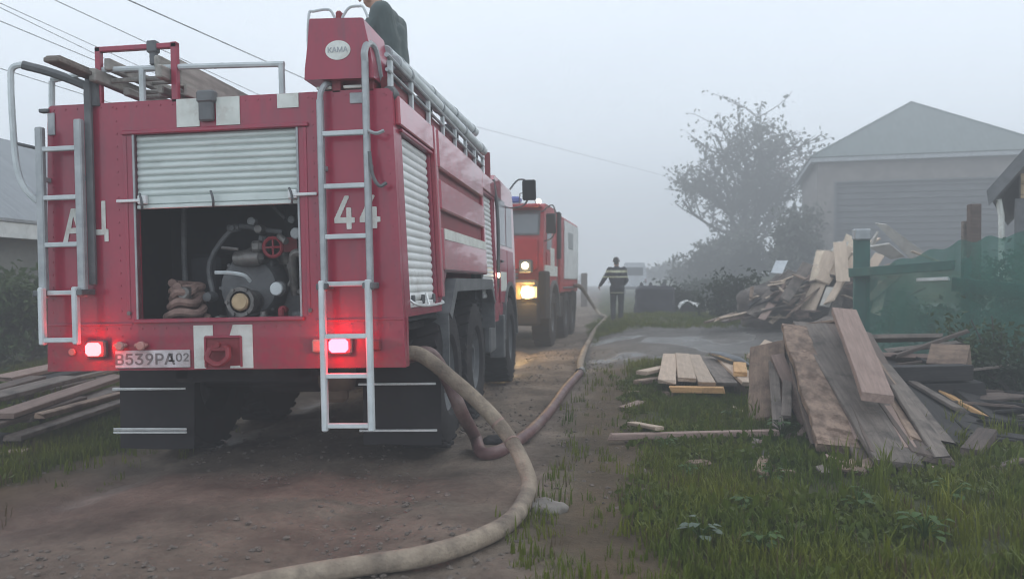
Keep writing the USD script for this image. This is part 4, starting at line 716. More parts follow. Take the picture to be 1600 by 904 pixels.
for i, (a, ya, b, yb, w, m, lb_) in enumerate((
 ((1216, 668), 7.1, (1208, 556), 8.6, .10, W_GREY, 'grey weathered lath lying on the wide pale board of the front heap'), ((1278, 695), 6.4, (1240, 570), 8.0, .11, W_BROWN, 'brown weathered board under the left edge of the knotty plank'),
 ((1372, 712), 6.0, (1290, 530), 8.6, .12, W_BROWN, 'dark weathered board along the left edge of the longest grey board'), ((1425, 705), 6.1, (1330, 545), 8.3, .10, W_PINK, 'narrow pinkish board lying on the longest grey board'),
 ((1470, 712), 6.1, (1400, 610), 7.2, .14, W_GREY, 'short weathered board at the right foot of the front heap'), ((1320, 500), 9.1, (1262, 512), 8.9, .10, W_TAN, 'tan broken end poking out at the top of the front heap'),
 ((1395, 660), 6.6, (1345, 560), 7.9, .09, W_GREY, 'grey lath directly right of the pinkish thick plank'), ((1350, 726), 6.0, (1318, 660), 6.7, .13, W_BROWN, 'dark stub under the lower end of the knotty plank'))):
    plank(at(*a, y=ya), at(*b, y=yb)+[0, 0, .03], w, .03, m, lb_, roll=.12+.1*(i % 3), waney=.07, split=.07)
r_ = np.random.default_rng(23)
for k in range(16):
    px, py = r_.uniform(1400, 1585), r_.uniform(585, 700); y_ = 9.2-(py-585)/115*2.6; a = at(px, py, y=y_); a[2] = max(a[2], float(H(a[0], a[1]))+.04); th = r_.uniform(-.4, .9); L_ = r_.uniform(.3, .9)
    plank(a, a+[cos(th)*L_, -sin(th)*L_, r_.uniform(-.12, .05)], r_.uniform(.08, .26), .03, (W_DARK, W_DARK, W_BROWN)[k % 3], 'charred scrap in the dark jumble at the right of the front heap', 'charred scraps right of the front heap', roll=r_.uniform(-.4, .4), n=3, waney=.08, split=.06, name='wood_scrap', cat='wood scrap')
base = at(1300, 560, y=8.5)
for i, (dx, dz) in enumerate(((0, .08), (.22, .1), (.12, .26), (.35, .27), (.5, .1), (.25, .44))):
    p = np.array([base[0]-.55+dx*1.4, 8.15+dx*.3, 0]); p[2] = float(H(p[0], p[1]))+dz; plank(p, p+[1.5, .25, .03], .18, .15, W_DARK, 'dark beam supporting the front heap from beneath', 'beams beneath the front heap')
r_ = np.random.default_rng(17)
for k in range(26):
    p = G(r_.uniform(1170, 1520), r_.uniform(690, 748), .03); th = r_.uniform(0, pi); L_ = r_.uniform(.08, .28); plank(p, p+[cos(th)*L_, sin(th)*L_, r_.uniform(-.01, .05)], r_.uniform(.03, .09), .02, (W_GREY, W_BROWN, W_TAN, W_PINK, W_DARK)[k % 5], 'small chip of wood lying in the grass around the foot of the front heap', 'chips around the front heap', n=2, waney=.08, split=.02, name='wood_scrap', cat='wood scrap')
# stack of short boards on the grass
def tl(u, v, z):   # u across, v away
    a, b, c_ = np.array([.60, 9.35, 0]), np.array([1.80, 9.35, 0]), np.array([.90, 12.4, 0]); d_ = np.array([1.86, 12.4, 0]); q = (a*(1-u)+b*u)*(1-v)+(c_*(1-u)+d_*u)*v; q[2] = float(H(q[0], q[1]))*.4+z; return q
ws = (W_PALE, W_PALE, W_PALE, W_GREY, W_PALE); edges = (0, .19, .38, .56, .78, 1.)
nm = ('leftmost', 'second', 'third', 'fourth, greyer', 'rightmost, widest')
for k in range(5):
    u = (edges[k]+edges[k+1])/2; w = (edges[k+1]-edges[k])*1.12; dz = (.0, .02, -.015, -.03, .0)[k]
    plank(tl(u, (.0, .02, -.0, .03, -.03)[k], .23+dz), tl(u, (1., .97, 1.03, 1., .8)[k], .23+dz), w*.97, .045, ws[k], f'{nm[k]} board on top of the low stack by the driveway', 'top boards of the low stack', roll=.02)
for k, (u0, u1, v, m) in enumerate(((.12, .62, -.02, W_ORANGE), (.05, .95, .3, W_TAN), (.05, .98, .65, W_TAN), (.0, .9, .95, W_TAN))):
    plank(tl(u0, v, .155), tl(u1, v, .155), .12, .07, m, ('orange', 'second', 'third', 'rearmost')[k]+' cross board beneath the top boards of the low stack', 'cross boards of the low stack')
for k, (u, v) in enumerate(((.10, -.02), (.85, .25), (.12, .75), (.85, .8))): plank(tl(u, v, -.02), tl(u, v+.001, .14), .12, .10, W_TAN, 'short upright block under the low stack', 'blocks under the low stack', n=2)
plank(tl(-.22, .35, .20), tl(.05, .55, .20), .16, .05, W_PALE, 'board end sticking out left of the low stack')
plank(tl(-.24, .25, .12), tl(.3, .5, .12), .14, .05, W_TAN, 'lower board sticking out left of the low stack')
plank(tl(.82, .12, .285), tl(.95, .5, .285), .16, .05, W_ORANGE, 'short orange board lying on the right of the low stack')
bt = tube([tl(.72, .9, .31), tl(.82, .72, .33), tl(.95, .55, .31), tl(1.05, .45, .28)], [.05, .09, .09, .02], 10, 5); bt.vertices[:, 2] = (bt.vertices[:, 2]-.3)*.7+.3
obj('plastic_bag', bt, mottled('black_plastic', (.02, .022, .026), (.05, .055, .06), 6, .35), smooth=50, label='crumpled black plastic bag on the right end of the low stack', cat='bag')
plank(G(951, 694, .065), G(1214, 691, .085), .075, .05, W_PINK, 'long thin lath lying alone across the grass', waney=.03, n=14)
plank(G(988, 671, .06), G(1030, 692, .125), .09, .03, W_PALE, 'short pale board lying across the end of the lath')
plank(G(981, 616, .02), G(1024, 613, .02), .07, .03, W_TAN, 'thin stick in the grass before the low stack')
plank(G(974, 640, .02), G(1002, 632, .03), .12, .025, W_PINK, 'small broken board by the edge of the dirt, left of the low stack')
plank(G(1068, 722, .015), G(1100, 728, .02), .16, .025, W_TAN, 'flat brown chip in the grass before the lath')
plank(G(1145, 638, .02), G(1158, 650, .04), .06, .03, W_PALE, 'tiny pale offcut in the grass by the wide pale board')
plank(G(1530, 745, .03), G(1598, 728, .05), .06, .03, W_BROWN, 'dark stick in the grass at the right edge'); plank(G(1545, 672, .04), G(1600, 662, .08), .05, .03, W_GREY, 'thin grey stick right of the charred boards')
# ---------------------------------------------------------------- debris heap further back by the green fence
DY = 17.5
def D(px, py, y=None): return at(px, py, y=y or DY)
def flat(name, quad, t, m, label, cat, y, group=None):
    """flat broken sheet: four pixels of its outline, each at its own depth, given real thickness"""
    P4 = np.array([at(a, b, y=y+dy) for a, b, dy in quad]); n = np.cross(P4[1]-P4[0], P4[3]-P4[0]); n /= np.linalg.norm(n)
    return obj(name, trimesh.convex.convex_hull(np.vstack([P4, P4+n*t])), m, smooth=False, label=label, cat=cat, group=group)
core = []
r_ = np.random.default_rng(3)
EARTH_M = mottled('rubble_earth', (.06, .05, .045), (.15, .125, .11), 3, .95, .6, 8, bdist=.05)
c0 = D(1290, 470, 18.6); ci = trimesh.creation.icosphere(4, 1.0); v = ci.vertices
v = v*np.array([2.0, 1.2, 1.25]); v = v+ci.vertex_normals*((meshkit.fbm(v*1.6, 4, 9)-.5)*.7)[:, None]; ci.vertices = v; ci.apply_translation([c0[0]+.1, c0[1]+.3, float(H(c0[0], c0[1]))+.05])
obj('rubble_mound', ci, EARTH_M, label='mound of dark rubble carrying the back heap of broken boards', cat='rubble', smooth=40)
back = [  # (lower px, upper px, width, material, label)
 ((1105, 503), (1148, 489), .16, W_TAN, 'tan board end at the far left of the back heap'),
 ((1128, 503), (1178, 490), .10, W_GREY, 'grey lath lying at the left foot of the back heap'),
 ((1174, 492), (1238, 425), .24, W_GREY, 'long grey board leaning up the left flank of the back heap'),
 ((1140, 500), (1225, 478), .10, W_PINK, 'pink lath lying low across the back heap'),
 ((1160, 498), (1300, 470), .12, W_BROWN, 'dark brown board lying low across the back heap'),
 ((1205, 503), (1228, 487), .10, W_PALE2, 'short pale stick at the foot of the back heap'),
 ((1250, 497), (1286, 405), .34, W_PINK, 'pinkish wide board standing steeply in the back heap'),
 ((1262, 486), (1300, 392), .30, W_PALE2, 'pale yellowish board leaning behind the pinkish wide board'),
 ((1285, 440), (1325, 385), .30, W_PALE2, 'pale broad board near the top of the back heap'),
 ((1262, 442), (1330, 420), .08, W_BROWN, 'thin dark batten crossing the pinkish board of the back heap'),
 ((1300, 430), (1330, 458), .10, W_GREY, 'short grey board sloping right towards the fence post'),
 ((1245, 500), (1330, 482), .22, W_BROWN, 'brown broad board at the right foot of the back heap'),
 ((1208, 452), (1250, 470), .14, W_DARK, 'dark charred board in the middle of the back heap'),
 ((1230, 478), (1262, 455), .12, W_TAN, 'tan splinter in the middle of the back heap'),
 ((1180, 470), (1215, 462), .10, W_DARK, 'black board stub on the left flank of the back heap'),
 ((1310, 497), (1345, 470), .18, W_TAN, 'tan board behind the green fence post at its left'),
 ((1255, 470), (1272, 446), .14, W_PALE2, 'small pale block in the middle of the back heap'),
 ((1345, 440), (1375, 398), .20, W_PALE2, 'pale board behind the green fence right of the post'),
 ((1360, 425), (1394, 412), .16, W_TAN, 'tan board showing above the green rail'),
]
for i, (a, b, w, m, lb_) in enumerate(back):
    ya = 17.3 if a[1] > 480 else 17.6; plank(D(*a, y=ya), D(*b, y=ya+.9), w, .04, m, lb_, roll=.3*((i % 3)-1)+.15, waney=.04, n=6)
PLASTER = mottled('pale_plaster', (.42, .40, .36), (.55, .53, .49), 5, .85); TIN = mottled('grey_sheet_metal', (.36, .39, .42), (.5, .53, .55), 3, .5, metallic=.2); PLY = mottled('yellow_plywood', (.55, .45, .34), (.68, .57, .44), 4, .8, dirt=((.3, .22, .17), 3, .5, .75))
flat('panel', [(1280, 478, 0), (1296, 480, 0), (1309, 450, .3), (1291, 449, .3)], .03, PLASTER, 'small white panel lying among the boards of the back heap', 'panel', 17.1)
flat('metal_sheet', [(1204, 427, 0), (1222, 428, 0), (1231, 408, .4), (1212, 408, .4)], .02, TIN, 'bent grey metal sheet at the upper left of the back heap', 'metal sheet', 18.0)
flat('plywood_sheet', [(1264, 440, -.2), (1300, 432, 0), (1308, 393, .5), (1275, 392, .5)], .03, PLY, 'yellowish plywood sheet in the back heap', 'plywood', 17.9)
flat('plywood_sheet', [(1296, 425, 0), (1340, 420, 0), (1343, 376, .4), (1322, 366, .4)], .03, PLY, 'broken yellowish sheet at the top of the back heap, left of the post cap', 'plywood', 18.3)
flat('panel', [(1296, 394, 0), (1318, 398, 0), (1325, 380, .2), (1307, 379, .2)], .05, PLASTER, 'whitish plaster lump at the top left of the back heap', 'plaster', 18.2)
flat('metal_sheet', [(1368, 349, 0), (1386, 351, 0), (1450, 398, .2), (1424, 406, .2)], .05, PLASTER, 'long pale sheet sloping down over the green fence', 'metal sheet', 16.6)
flat('panel', [(1356, 386, 0), (1390, 381, 0), (1414, 401, .2), (1392, 405, .2)], .05, PLASTER, 'grey white panel under the long pale sheet by the fence', 'panel', 16.8)
flat('panel', [(1366, 372, 0), (1373, 362, 0), (1368, 382, .1), (1360, 388, .1)], .04, PLASTER, 'narrow pale strip left of the long pale sheet', 'panel', 16.9)
plank(D(1424, 392, 16.4), D(1466, 408, 16.4), .07, .04, W_PALE2, 'pale stick hanging over the right of the green fence', n=4)
for i, (a, b, w, m, lb_) in enumerate((((1296, 470), (1338, 398), .30, W_PALE2, 'large pale board leaning against the fence post from the left'), ((1318, 440), (1312, 378), .26, W_PALE2, 'upright pale board end at the top of the back heap'), ((1225, 470), (1262, 412), .22, W_GREY, 'grey board standing in the upper left of the back heap'),
 ((1235, 490), (1290, 440), .24, W_TAN, 'broad tan board sloping across the middle of the back heap'), ((1190, 499), (1222, 452), .18, W_PINK, 'pinkish board leaning at the left flank of the back heap'), ((1300, 500), (1320, 440), .20, W_GREY, 'grey board standing at the right foot of the back heap'), ((1120, 499), (1195, 483), .14, W_PALE2, 'pale lath lying flat left of the back heap'),
 ((1355, 470), (1400, 430), .26, W_TAN, 'tan broad board seen through the netting right of the fence post'), ((1368, 490), (1380, 440), .20, W_PALE2, 'pale board standing behind the netting'), ((1400, 470), (1440, 452), .16, W_TAN, 'short tan board lying behind the netting'), ((1335, 395), (1372, 372), .14, W_PALE2, 'pale board sticking out behind the post cap'))):
    plank(D(*a, y=17.0), D(*b, y=17.9), w, .04, m, lb_, roll=.5*((i % 3)-1), waney=.04, n=5, split=.06)
for k in range(60):   # small broken pieces strewn over the heap
    px, py = r_.uniform(1165, 1345), r_.uniform(430, 503); py = max(py, 505-(px-1120)*.75); y = 17.2+r_.uniform(0, .8); a = D(px, py, y); a[2] = max(a[2], float(H(a[0], a[1]))+.03)
    th = r_.uniform(0, pi); L_ = r_.uniform(.2, .7); e = np.array([cos(th)*L_, sin(th)*L_*.4, r_.uniform(-.15, .25)])
    plank(a, a+e, r_.uniform(.06, .2), .03, (W_GREY, W_PALE2, W_TAN, W_PINK, W_DARK, W_PALE2)[k % 6], 'small broken piece of wood strewn over the back heap', 'broken pieces on the back heap', n=2, waney=.05, name='wood_scrap', cat='wood scrap')
# things by the lane end
q = atg(1024, 490); gz = float(H(q[0], q[1])); m = bx(-.62, .60, -.45, .45, 0, .86, .08); m = m.subdivide().subdivide().subdivide(); v = m.vertices; v[:, 0] *= 1-.12*v[:, 2]; v += m.vertex_normals*((meshkit.fbm(v*4+2, 4, 4)-.5)*.16)[:, None]; m.vertices = v
ds = thing('covered_stack', 'dark tarp covered stack standing right of the firefighter', 'covered stack', (q[0], q[1]+.3, gz-.03)); obj('tarp', m, mottled('dark_tarp', (.022, .022, .03), (.042, .042, .052), 3, .8, .3, 20), ds, smooth=50)
for x, h_, w in ((-.40, .10, .05), (-.12, .10, .18), (.28, .12, .16)): obj('bundle', limbs([((x-w*.6, .1, .82), (x+w*.6, .1, .82), .06, .06), ((x, .1, .84), (x, .1, .84+h_), .07, .05)], .05, 3), mottled('bundle_cloth_%d' % int(x*100+50), (.05, .05, .055), (.09, .09, .095), 6, .8), ds, smooth=True)
q = atg(1083, 490); gz = float(H(q[0], q[1])); m = bx(-.36, .36, -.2, .2, 0, .30, .03)
cr = obj('crate', T(m, q[0], q[1], gz-.02), W_DARK, smooth=False, label='low dark crate on the verge right of the covered stack', cat='crate')
X_, Y_ = np.meshgrid(np.linspace(-.42, .42, 30), np.linspace(-.3, .26, 20)); Zr = .315+.10*np.exp(-((X_+.16)/.2)**2)+.05*(meshkit.fbm(np.stack([X_*7, Y_*7, 0*X_], -1), 3, 8)-.5); over = np.clip(-Y_-.2, 0, 1); Zr -= over*1.4*(.6+.4*np.sin(9*X_)); over = np.clip(-X_-.35, 0, 1); Zr -= over*1.5
VV = np.stack([X_+q[0]-.02, np.maximum(Y_, -.23-.03*np.sin(9*X_))+q[1], Zr+gz-.02], -1).reshape(-1, 3); II = np.arange(600).reshape(20, 30); FF = np.stack([II[:-1, :-1], II[:-1, 1:], II[1:, 1:], II[1:, :-1]], -1).reshape(-1, 4)
obj('rag', (VV, FF), mottled('white_rag', (.62, .62, .6), (.76, .76, .74), 6, .85), smooth=True, label='crumpled white cloth thrown over the low dark crate', cat='cloth')
q = atg(1130, 498)
vq = np.array([2.2, 60, 0]); vz = float(H(vq[0], vq[1])); vn = thing('van', 'pale van barely visible in the fog behind the firefighter', 'van', (vq[0], vq[1], vz))
VANM = mottled('van_paint', (.55, .58, .62), (.65, .68, .72), 2, .35)
obj('body', ext_xz(Polygon([(-.85, .35), (.85, .35), (.88, 1.2), (.78, 2.2), (.68, 2.35), (-.68, 2.35), (-.78, 2.2), (-.88, 1.2)]), 0, 4.2), VANM, vn, smooth=25); obj('rear_window', bx(-.62, .62, -.012, 0, 1.4, 2.0, .004), mottled('van_glass', (.05, .06, .07), (.08, .09, .1), 2, .1), vn)
for s in (-1, 1):
    obj('tail_lamp', bx(s*.8-.06, s*.8+.06, -.02, .02, .85, 1.15, .01), DKRED, vn)
    for y in (.8, 3.4): obj('wheel', T(lathe([(0, -.1), (.28, -.1), (.32, -.06), (.32, .06), (.28, .1), (0, .1)], 20, 'x'), s*.75, y, .31), BLACK, vn)
obj('bumper', bx(-.88, .88, -.06, .02, .38, .58, .02), DGREY, vn)
q = np.array([-.92, 36., 0]); pz = float(H(q[0], q[1])); pt = obj('gate_post', [bx(q[0]-.14, q[0]+.14, q[1]-.1, q[1]+.1, pz-.1, pz+1.5, .03)], W_GREY, label='dim grey post in the fog at the end of the lane', cat='post', smooth=False)
# ---------------------------------------------------------------- garage on the right
GA = at(1266, 247, y=41.); ga = atan(-.045)+0.115; gx_ = np.array([cos(-.15), sin(-.15), 0]); gzb = float(H(15, 41))-.1
Wd = 10.9; ez = at(1262, 247, y=41.)[2]-gzb; gM = np.eye(4); gM[:3, 0] = gx_; gM[:3, 1] = [-gx_[1], gx_[0], 0]; gM[:3, 3] = [GA[0], GA[1], gzb]
gh = thing('garage', 'large grey garage with wide boarded door and hipped roof in the fog', 'garage', matrix=gM)
STUC = mottled('beige_stucco', (.17, .15, .138), (.23, .208, .19), 2, .9, .3, 12, dirt=((.13, .12, .115), 1.2, .5, .8)); ROOFM = mottled('grey_green_roof', (.105, .13, .127), (.145, .172, .168), 1.5, .7, .2, 20, stretch=(6, .5, .5)); DOORW = mottled('grey_door_boards', (.06, .063, .066), (.10, .104, .108), 2, .75, .2, 10, stretch=(.4, 4, 4), rand=.1)
ov = .40; wy = .4; d0, d1 = 1.25, 9.4; dh = at(1400, 278, y=40.2)[2]-gzb
obj('wall', [bx(ov, d0, wy, wy+.3, 0, ez-.42, 0), bx(d1, Wd-ov, wy, wy+.3, 0, ez-.42, 0), bx(ov, Wd-ov, wy-.003, wy+.3, dh, ez-.08), bx(ov, ov+.3, wy+.3, 9.5, 0, ez-.08), bx(Wd-ov-.3, Wd-ov, wy+.3, 9.5, 0, ez-.08), bx(ov+.3, Wd-ov-.3, 9.2, 9.5, 0, ez-.08)], STUC, gh, smooth=False)
obj('fascia', [bx(.03, Wd-.03, .02, .06, ez-.20, ez+.01), bx(.03, .07, .06, 10.9, ez-.2, ez+.01), bx(Wd-.07, Wd-.03, .06, 10.9, ez-.2, ez+.01)], GREY, gh, smooth=False); obj('soffit', bx(.07, Wd-.07, .06, 10.9, ez-.1, ez-.06), GREY, gh)
apx = at(1424, 161, y=45.); ap = apx[2]-gzb; apx = float((apx-GA)@gM[:3, 0]); apy = float((at(1424, 161, y=45.)-GA)@gM[:3, 1]); hipv = [(0, 0, ez), (Wd, 0, ez), (Wd, 11, ez), (0, 11, ez), (apx, apy, ap), (apx-.05, apy+.6, ap)]
for nm_, idx in (('front', (0, 1, 4)), ('right', (1, 2, 5, 4)), ('back', (2, 3, 5)), ('left', (3, 0, 4, 5))):
    P_ = np.array([hipv[i] for i in idx]); n_ = np.cross(P_[1]-P_[0], P_[2]-P_[0]); n_ /= np.linalg.norm(n_); obj('roof_slope', trimesh.convex.convex_hull(np.vstack([P_, P_+n_*.05])), ROOFM, gh, smooth=False)
for a_, b_ in ((0, 4), (1, 4), (4, 5)): obj('ridge_cap', tube([np.array(hipv[a_])+[0, 0, .05], np.array(hipv[b_])+[0, 0, .05]], .06, 6), ROOFM, gh)
dr = UsdGeom.Xform.Define(stage, str(gh.GetPath())+'/door').GetPrim(); nb = 15; bh = (dh)/nb
for k in range(nb): obj('door_board', trimesh.convex.convex_hull([(x, y, z) for x in (d0, d1) for y, z in ((wy+.16, k*bh+.005), (wy+.10, k*bh+.012), (wy+.145, (k+1)*bh-.006), (wy+.18, (k+1)*bh-.004), (wy+.18, k*bh+.005))]), DOORW, dr, smooth=False)
obj('door_frame', [bx(d0-.10, d0+.02, wy-.02, wy+.1, 0, dh), bx(d1-.02, d1+.1, wy-.02, wy+.1, 0, dh), bx(d0+.02, d1-.02, wy-.01, wy+.09, dh-.08, dh+.0)], DGREY, gh, smooth=False)
# house at the right edge: dark gable roof, yellow wall
HA = radians(-27); hx = at(1545, 300, y=13.5); hz0 = float(H(hx[0], 13.5))-.2; hM = np.eye(4); hM[:3, 0] = [cos(HA), sin(HA), 0]; hM[:3, 1] = [-sin(HA), cos(HA), 0]; hM[:3, 3] = [hx[0], 13.5, hz0]; ez2 = hx[2]-hz0
rr_ = FW*FPX+RT*(1600-CX)-UP*(238-CY); rp = CAM+rr_*(((hx-CAM)@hM[:3, 1])/(rr_@hM[:3, 1])); sl = (rp[2]-hx[2])/np.linalg.norm((rp-hx)[:2]); print('slope', sl)
hs_ = thing('house', 'small house with dark gable roof and yellow boarded wall at the right edge', 'house', matrix=hM); YEL = mottled('yellow_wall', (.40, .29, .16), (.50, .37, .22), 2, .8, .2, 12, stretch=(1, 1, 6)); hwid = 2.6
obj('roof_slope', ext_xz(Polygon([(0, ez2), (hwid, ez2+sl*hwid), (hwid, ez2+sl*hwid-.16), (.05, ez2-.16)]), 0, 6.5), DGREY, hs_, smooth=False); obj('roof_slope', ext_xz(Polygon([(2*hwid, ez2), (hwid+.003, ez2+sl*hwid), (hwid+.003, ez2+sl*hwid-.16), (2*hwid-.05, ez2-.16)]), 0, 6.5), DGREY, hs_, smooth=False)
obj('wall', [ext_xz(Polygon([(.40, 0), (2*hwid-.4, 0), (2*hwid-.4, ez2+sl*.4-.2), (hwid, ez2+sl*hwid-.2), (.40, ez2+sl*.4-.2)]), .35, 6.2)], STUC, hs_, smooth=False)
for k in range(9):
    z0 = ez2-.55+.17*k; xl = max(.40, (z0+.2-ez2+.17)/sl if z0+.37 > ez2 else .40); xr = 2*hwid-xl
    if xr-xl > .3: obj('wall_board', bx(xl+.02, xr-.02, .31, .349, z0+.004, z0+.166, .008), YEL, hs_, smooth=False)
obj('barge_board', ext_xz(Polygon([(-.03, ez2+.02), (hwid, ez2+sl*hwid+.03), (hwid, ez2+sl*hwid-.2), (.0, ez2-.22)]), -.03, -.002), DGREY, hs_, smooth=False)
wf = obj('window', [bx(.8, 2.0, .29, .345, ez2-1.75, ez2-.62, .01)], WHITE, hs_, smooth=False); obj('pane', [bx(.87+.57*k, 1.36+.57*k, .284, .29, ez2-1.68, ez2-.7) for k in (0, 1)], mottled('dark_pane', (.06, .07, .08), (.10, .115, .13), 2, .08), wf)
obj('downpipe', tube([(.12, .28, ez2-.1), (.16, .30, ez2-.35), (.18, .30, .1)], .045, 8), WHITE, hs_); obj('corner_post', bx(.34, .52, .26, .40, 0, ez2-.1, .01), DGREY, hs_)
# ---------------------------------------------------------------- green fence with netting
NET = mat('green_netting', {'g': ('geometry', {}), 'n': ('noise_texture', {'scale': 1.8, 'detail': 3}), 'r': ('rgb_ramp', {'ramp': [(.3, (.009, .075, .06)), (.7, (.02, .12, .09))]}), 'mr': ('map_range', {'from_min': .25, 'from_max': .75, 'to_min': .38, 'to_max': .9}),
    'd': ('principled_bsdf', {'roughness': .6}), 'tl': ('translucent_bsdf', {}), 'm1': ('mix_closure', {'fac': .4}), 't': ('transparent_bsdf', {'color': (.75, .9, .85)}), 'm': ('mix_closure', {'fac': .62})},
    [('g.position', 'n.vector'), ('n.fac', 'r.fac'), ('r.color', 'd.base_color'), ('r.color', 'tl.color'), ('d.BSDF', 'm1.closure1'), ('tl.BSDF', 'm1.closure2'), ('n.fac', 'mr.value'), ('mr.result', 'm.fac'), ('t.BSDF', 'm.closure1'), ('m1.closure', 'm.closure2')], 'm.closure')
GPAINT = mottled('green_fence_paint', (.010, .065, .055), (.02, .10, .08), 5, .6, .1, 30, dirt=((.10, .12, .10), 4, .55, .85))
fe = thing('fence', 'green fence of painted posts and rails hung with translucent green netting', 'fence')
line = [(1346, 13.6), (1420, 12.9), (1500, 12.0), (1570, 11.0), (1680, 9.6)]
def fpt(px, y, z): p = at(px, 440, y=y); return np.array([p[0], y, float(H(p[0], y))+z])
tops = [at(1346, 372, y=13.6)[2], at(1420, 402, y=12.9)[2], at(1500, 378, y=12.)[2], at(1570, 368, y=11.)[2], at(1680, 352, y=9.6)[2]]
po = obj('post', bx(-.125, .125, -.04, .04, -.1, tops[0]-float(H(fpt(1346, 13.6, 0)[0], 13.6)), .012), GPAINT, fe, matrix=[[1, 0, 0, fpt(1346, 13.6, 0)[0]], [0, 1, 0, 13.6], [0, 0, 1, fpt(1346, 13.6, 0)[2]], [0, 0, 0, 1]])
ptop = at(1346, 372, y=13.6); obj('post_cap', bx(ptop[0]-.13, ptop[0]+.13, 13.52, 13.68, ptop[2]-.03, ptop[2]+.15, .02), GREY, fe)
for px, y, tpx in ((1511, 12.15, 403), (1640, 10.4, 360)):
    b = fpt(px, y, 0); t_ = at(px, tpx, y=y)[2]; obj('post', bx(b[0]-.06, b[0]+.06, y-.02, y+.06, b[2]-.1, t_, .01), GPAINT, fe)
def rail(p0, y0, p1, y1, h, m=GPAINT, off=-.03):
    a, b = at(*p0, y=y0+off), at(*p1, y=y1+off); plank(a, b, .04, h, m, parent=fe, name='rail', n=4)
rail((1328, 426), 13.6, (1490, 414), 12.15, .14); rail((1328, 424), 13.55, (1420, 420), 12.9, .10, off=.06); rail((1490, 444), 12.35, (1660, 462), 10.15, .20); rail((1432, 437), 12.8, (1482, 435), 12.2, .05, LGREY, -.08)
vb = fpt(1525, 12.4, 0); obj('fence_post', bx(vb[0]-.075, vb[0]+.075, 12.4, 12.55, vb[2]-.1, at(1525, 318, y=12.4)[2], .012), W_BROWN, label='tall brown wooden post rising behind the netting before the garage', cat='post')
vb = fpt(1509, 12.6, 0); obj('fence_post', bx(vb[0]-.04, vb[0]+.04, 12.6, 12.68, vb[2]-.1, at(1509, 345, y=12.6)[2], .01), W_GREY, label='thin grey post close at the left of the tall brown post', cat='post')
us = np.linspace(0, 1, 90); pxs = np.interp(us, np.linspace(0, 1, 5), [l[0] for l in line]); ys = np.interp(us, np.linspace(0, 1, 5), [l[1] for l in line]); tz = np.interp(us, np.linspace(0, 1, 5), [at(1346, 428, y=13.6)[2]]+tops[1:])
V_ = []
for i in range(90):
    b = fpt(pxs[i], ys[i], .02)
    for j, s_ in enumerate(np.linspace(0, 1, 26)):
        w = .05*(meshkit.fbm(np.array([us[i]*14, s_*3, 0.]), 3, 5)-.5)*2; V_.append((b[0]+w*.6, b[1]+.03+w+.05*(1-s_), b[2]+(tz[i]-b[2])*s_+.03*sin(us[i]*40)*s_))
II = np.arange(90*26).reshape(90, 26); FF = np.stack([II[:-1, :-1], II[1:, :-1], II[1:, 1:], II[:-1, 1:]], -1).reshape(-1, 4); obj('netting', (np.array(V_), FF), NET, fe, smooth=True)
# ---------------------------------------------------------------- vegetation
def leaves(P, N, size, seed, ar=.55, flop=.6):
    r = np.random.default_rng(seed); n = len(P); d = r.normal(size=(n, 3)); d[:, 2] -= flop*.5; d /= np.linalg.norm(d, axis=1)[:, None]; u = np.cross(d, r.normal(size=(n, 3))); u /= np.linalg.norm(u, axis=1)[:, None]; s = size*r.uniform(.6, 1.4, n)[:, None]
    mid = P+d*s*.5; q = np.cross(d, u); a, b, c, e = P, mid+u*s*ar*.5+q*s*.1, P+d*s, mid-u*s*ar*.5+q*s*.1
    V_ = np.stack([a, b, c, e], 1).reshape(-1, 3); k = np.arange(n)[:, None]*4; F = np.concatenate([k+[0, 1, 2], k+[0, 2, 3]], 0); return trimesh.Trimesh(V_, F, process=False)
def branch_tree(base, height, spread, seed, levels=4, lean=(0, 0), r0=.11, first=.22, nk=(4, 3, 3, 3), up=.5):
    r = np.random.default_rng(seed); tubes, tips = [], []
    def grow(p, d, L, rad, lev):
        n = 5; P = [p]; q = p
        for i in range(n):
            d = d+r.normal(0, .13, 3)+np.array([0, 0, .05*up]); d /= np.linalg.norm(d); q = q+d*L/n; P.append(q)
        tubes.append(tube(P, [rad, rad*.55], 6 if lev < 2 else 4, cap=False))
        if lev >= levels-2: tips.extend([(P[i], d) for i in (2, 3, 4, 5)])
        if lev < levels-1:
            for k in range(nk[lev]):
                f = r.uniform(.12 if lev == 0 else .3, 1.0); i = min(int(f*n), n); a = r.uniform(0, 2*pi); e = np.array([cos(a)*spread, sin(a)*spread, r.uniform(.2, .9)]); e = d*.55+e*.75; e /= np.linalg.norm(e); grow(P[i], e, L*r.uniform(.5, .8), rad*.52, lev+1)
    for s_ in range(3 if first < .3 else 1):
        a = 2.1*s_+seed; grow(np.array(base, float)+[.1*cos(a), .1*sin(a), 0], np.array([.22*cos(a)+lean[0], .22*sin(a)+lean[1], 1.]), height*.48, r0, 0)
    return cat_(tubes), tips
tb = np.array([at(1163, 400, y=58.)[0], 58., 0]); tb[2] = float(H(tb[0], tb[1]))-.1
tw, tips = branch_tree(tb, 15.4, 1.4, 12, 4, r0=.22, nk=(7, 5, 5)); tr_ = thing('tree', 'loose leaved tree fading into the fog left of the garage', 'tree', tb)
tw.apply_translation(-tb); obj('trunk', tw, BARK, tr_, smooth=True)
r = np.random.default_rng(2); tp = np.array([t[0] for t in tips])-tb; keep = r.random(len(tp)) < .52; tp = tp[keep]; Pl = np.repeat(tp, 5, 0)+r.normal(0, .2, (len(tp)*5, 3)); obj('crown', leaves(Pl, None, .30, 4, .6), L_TREE, tr_, smooth=False)
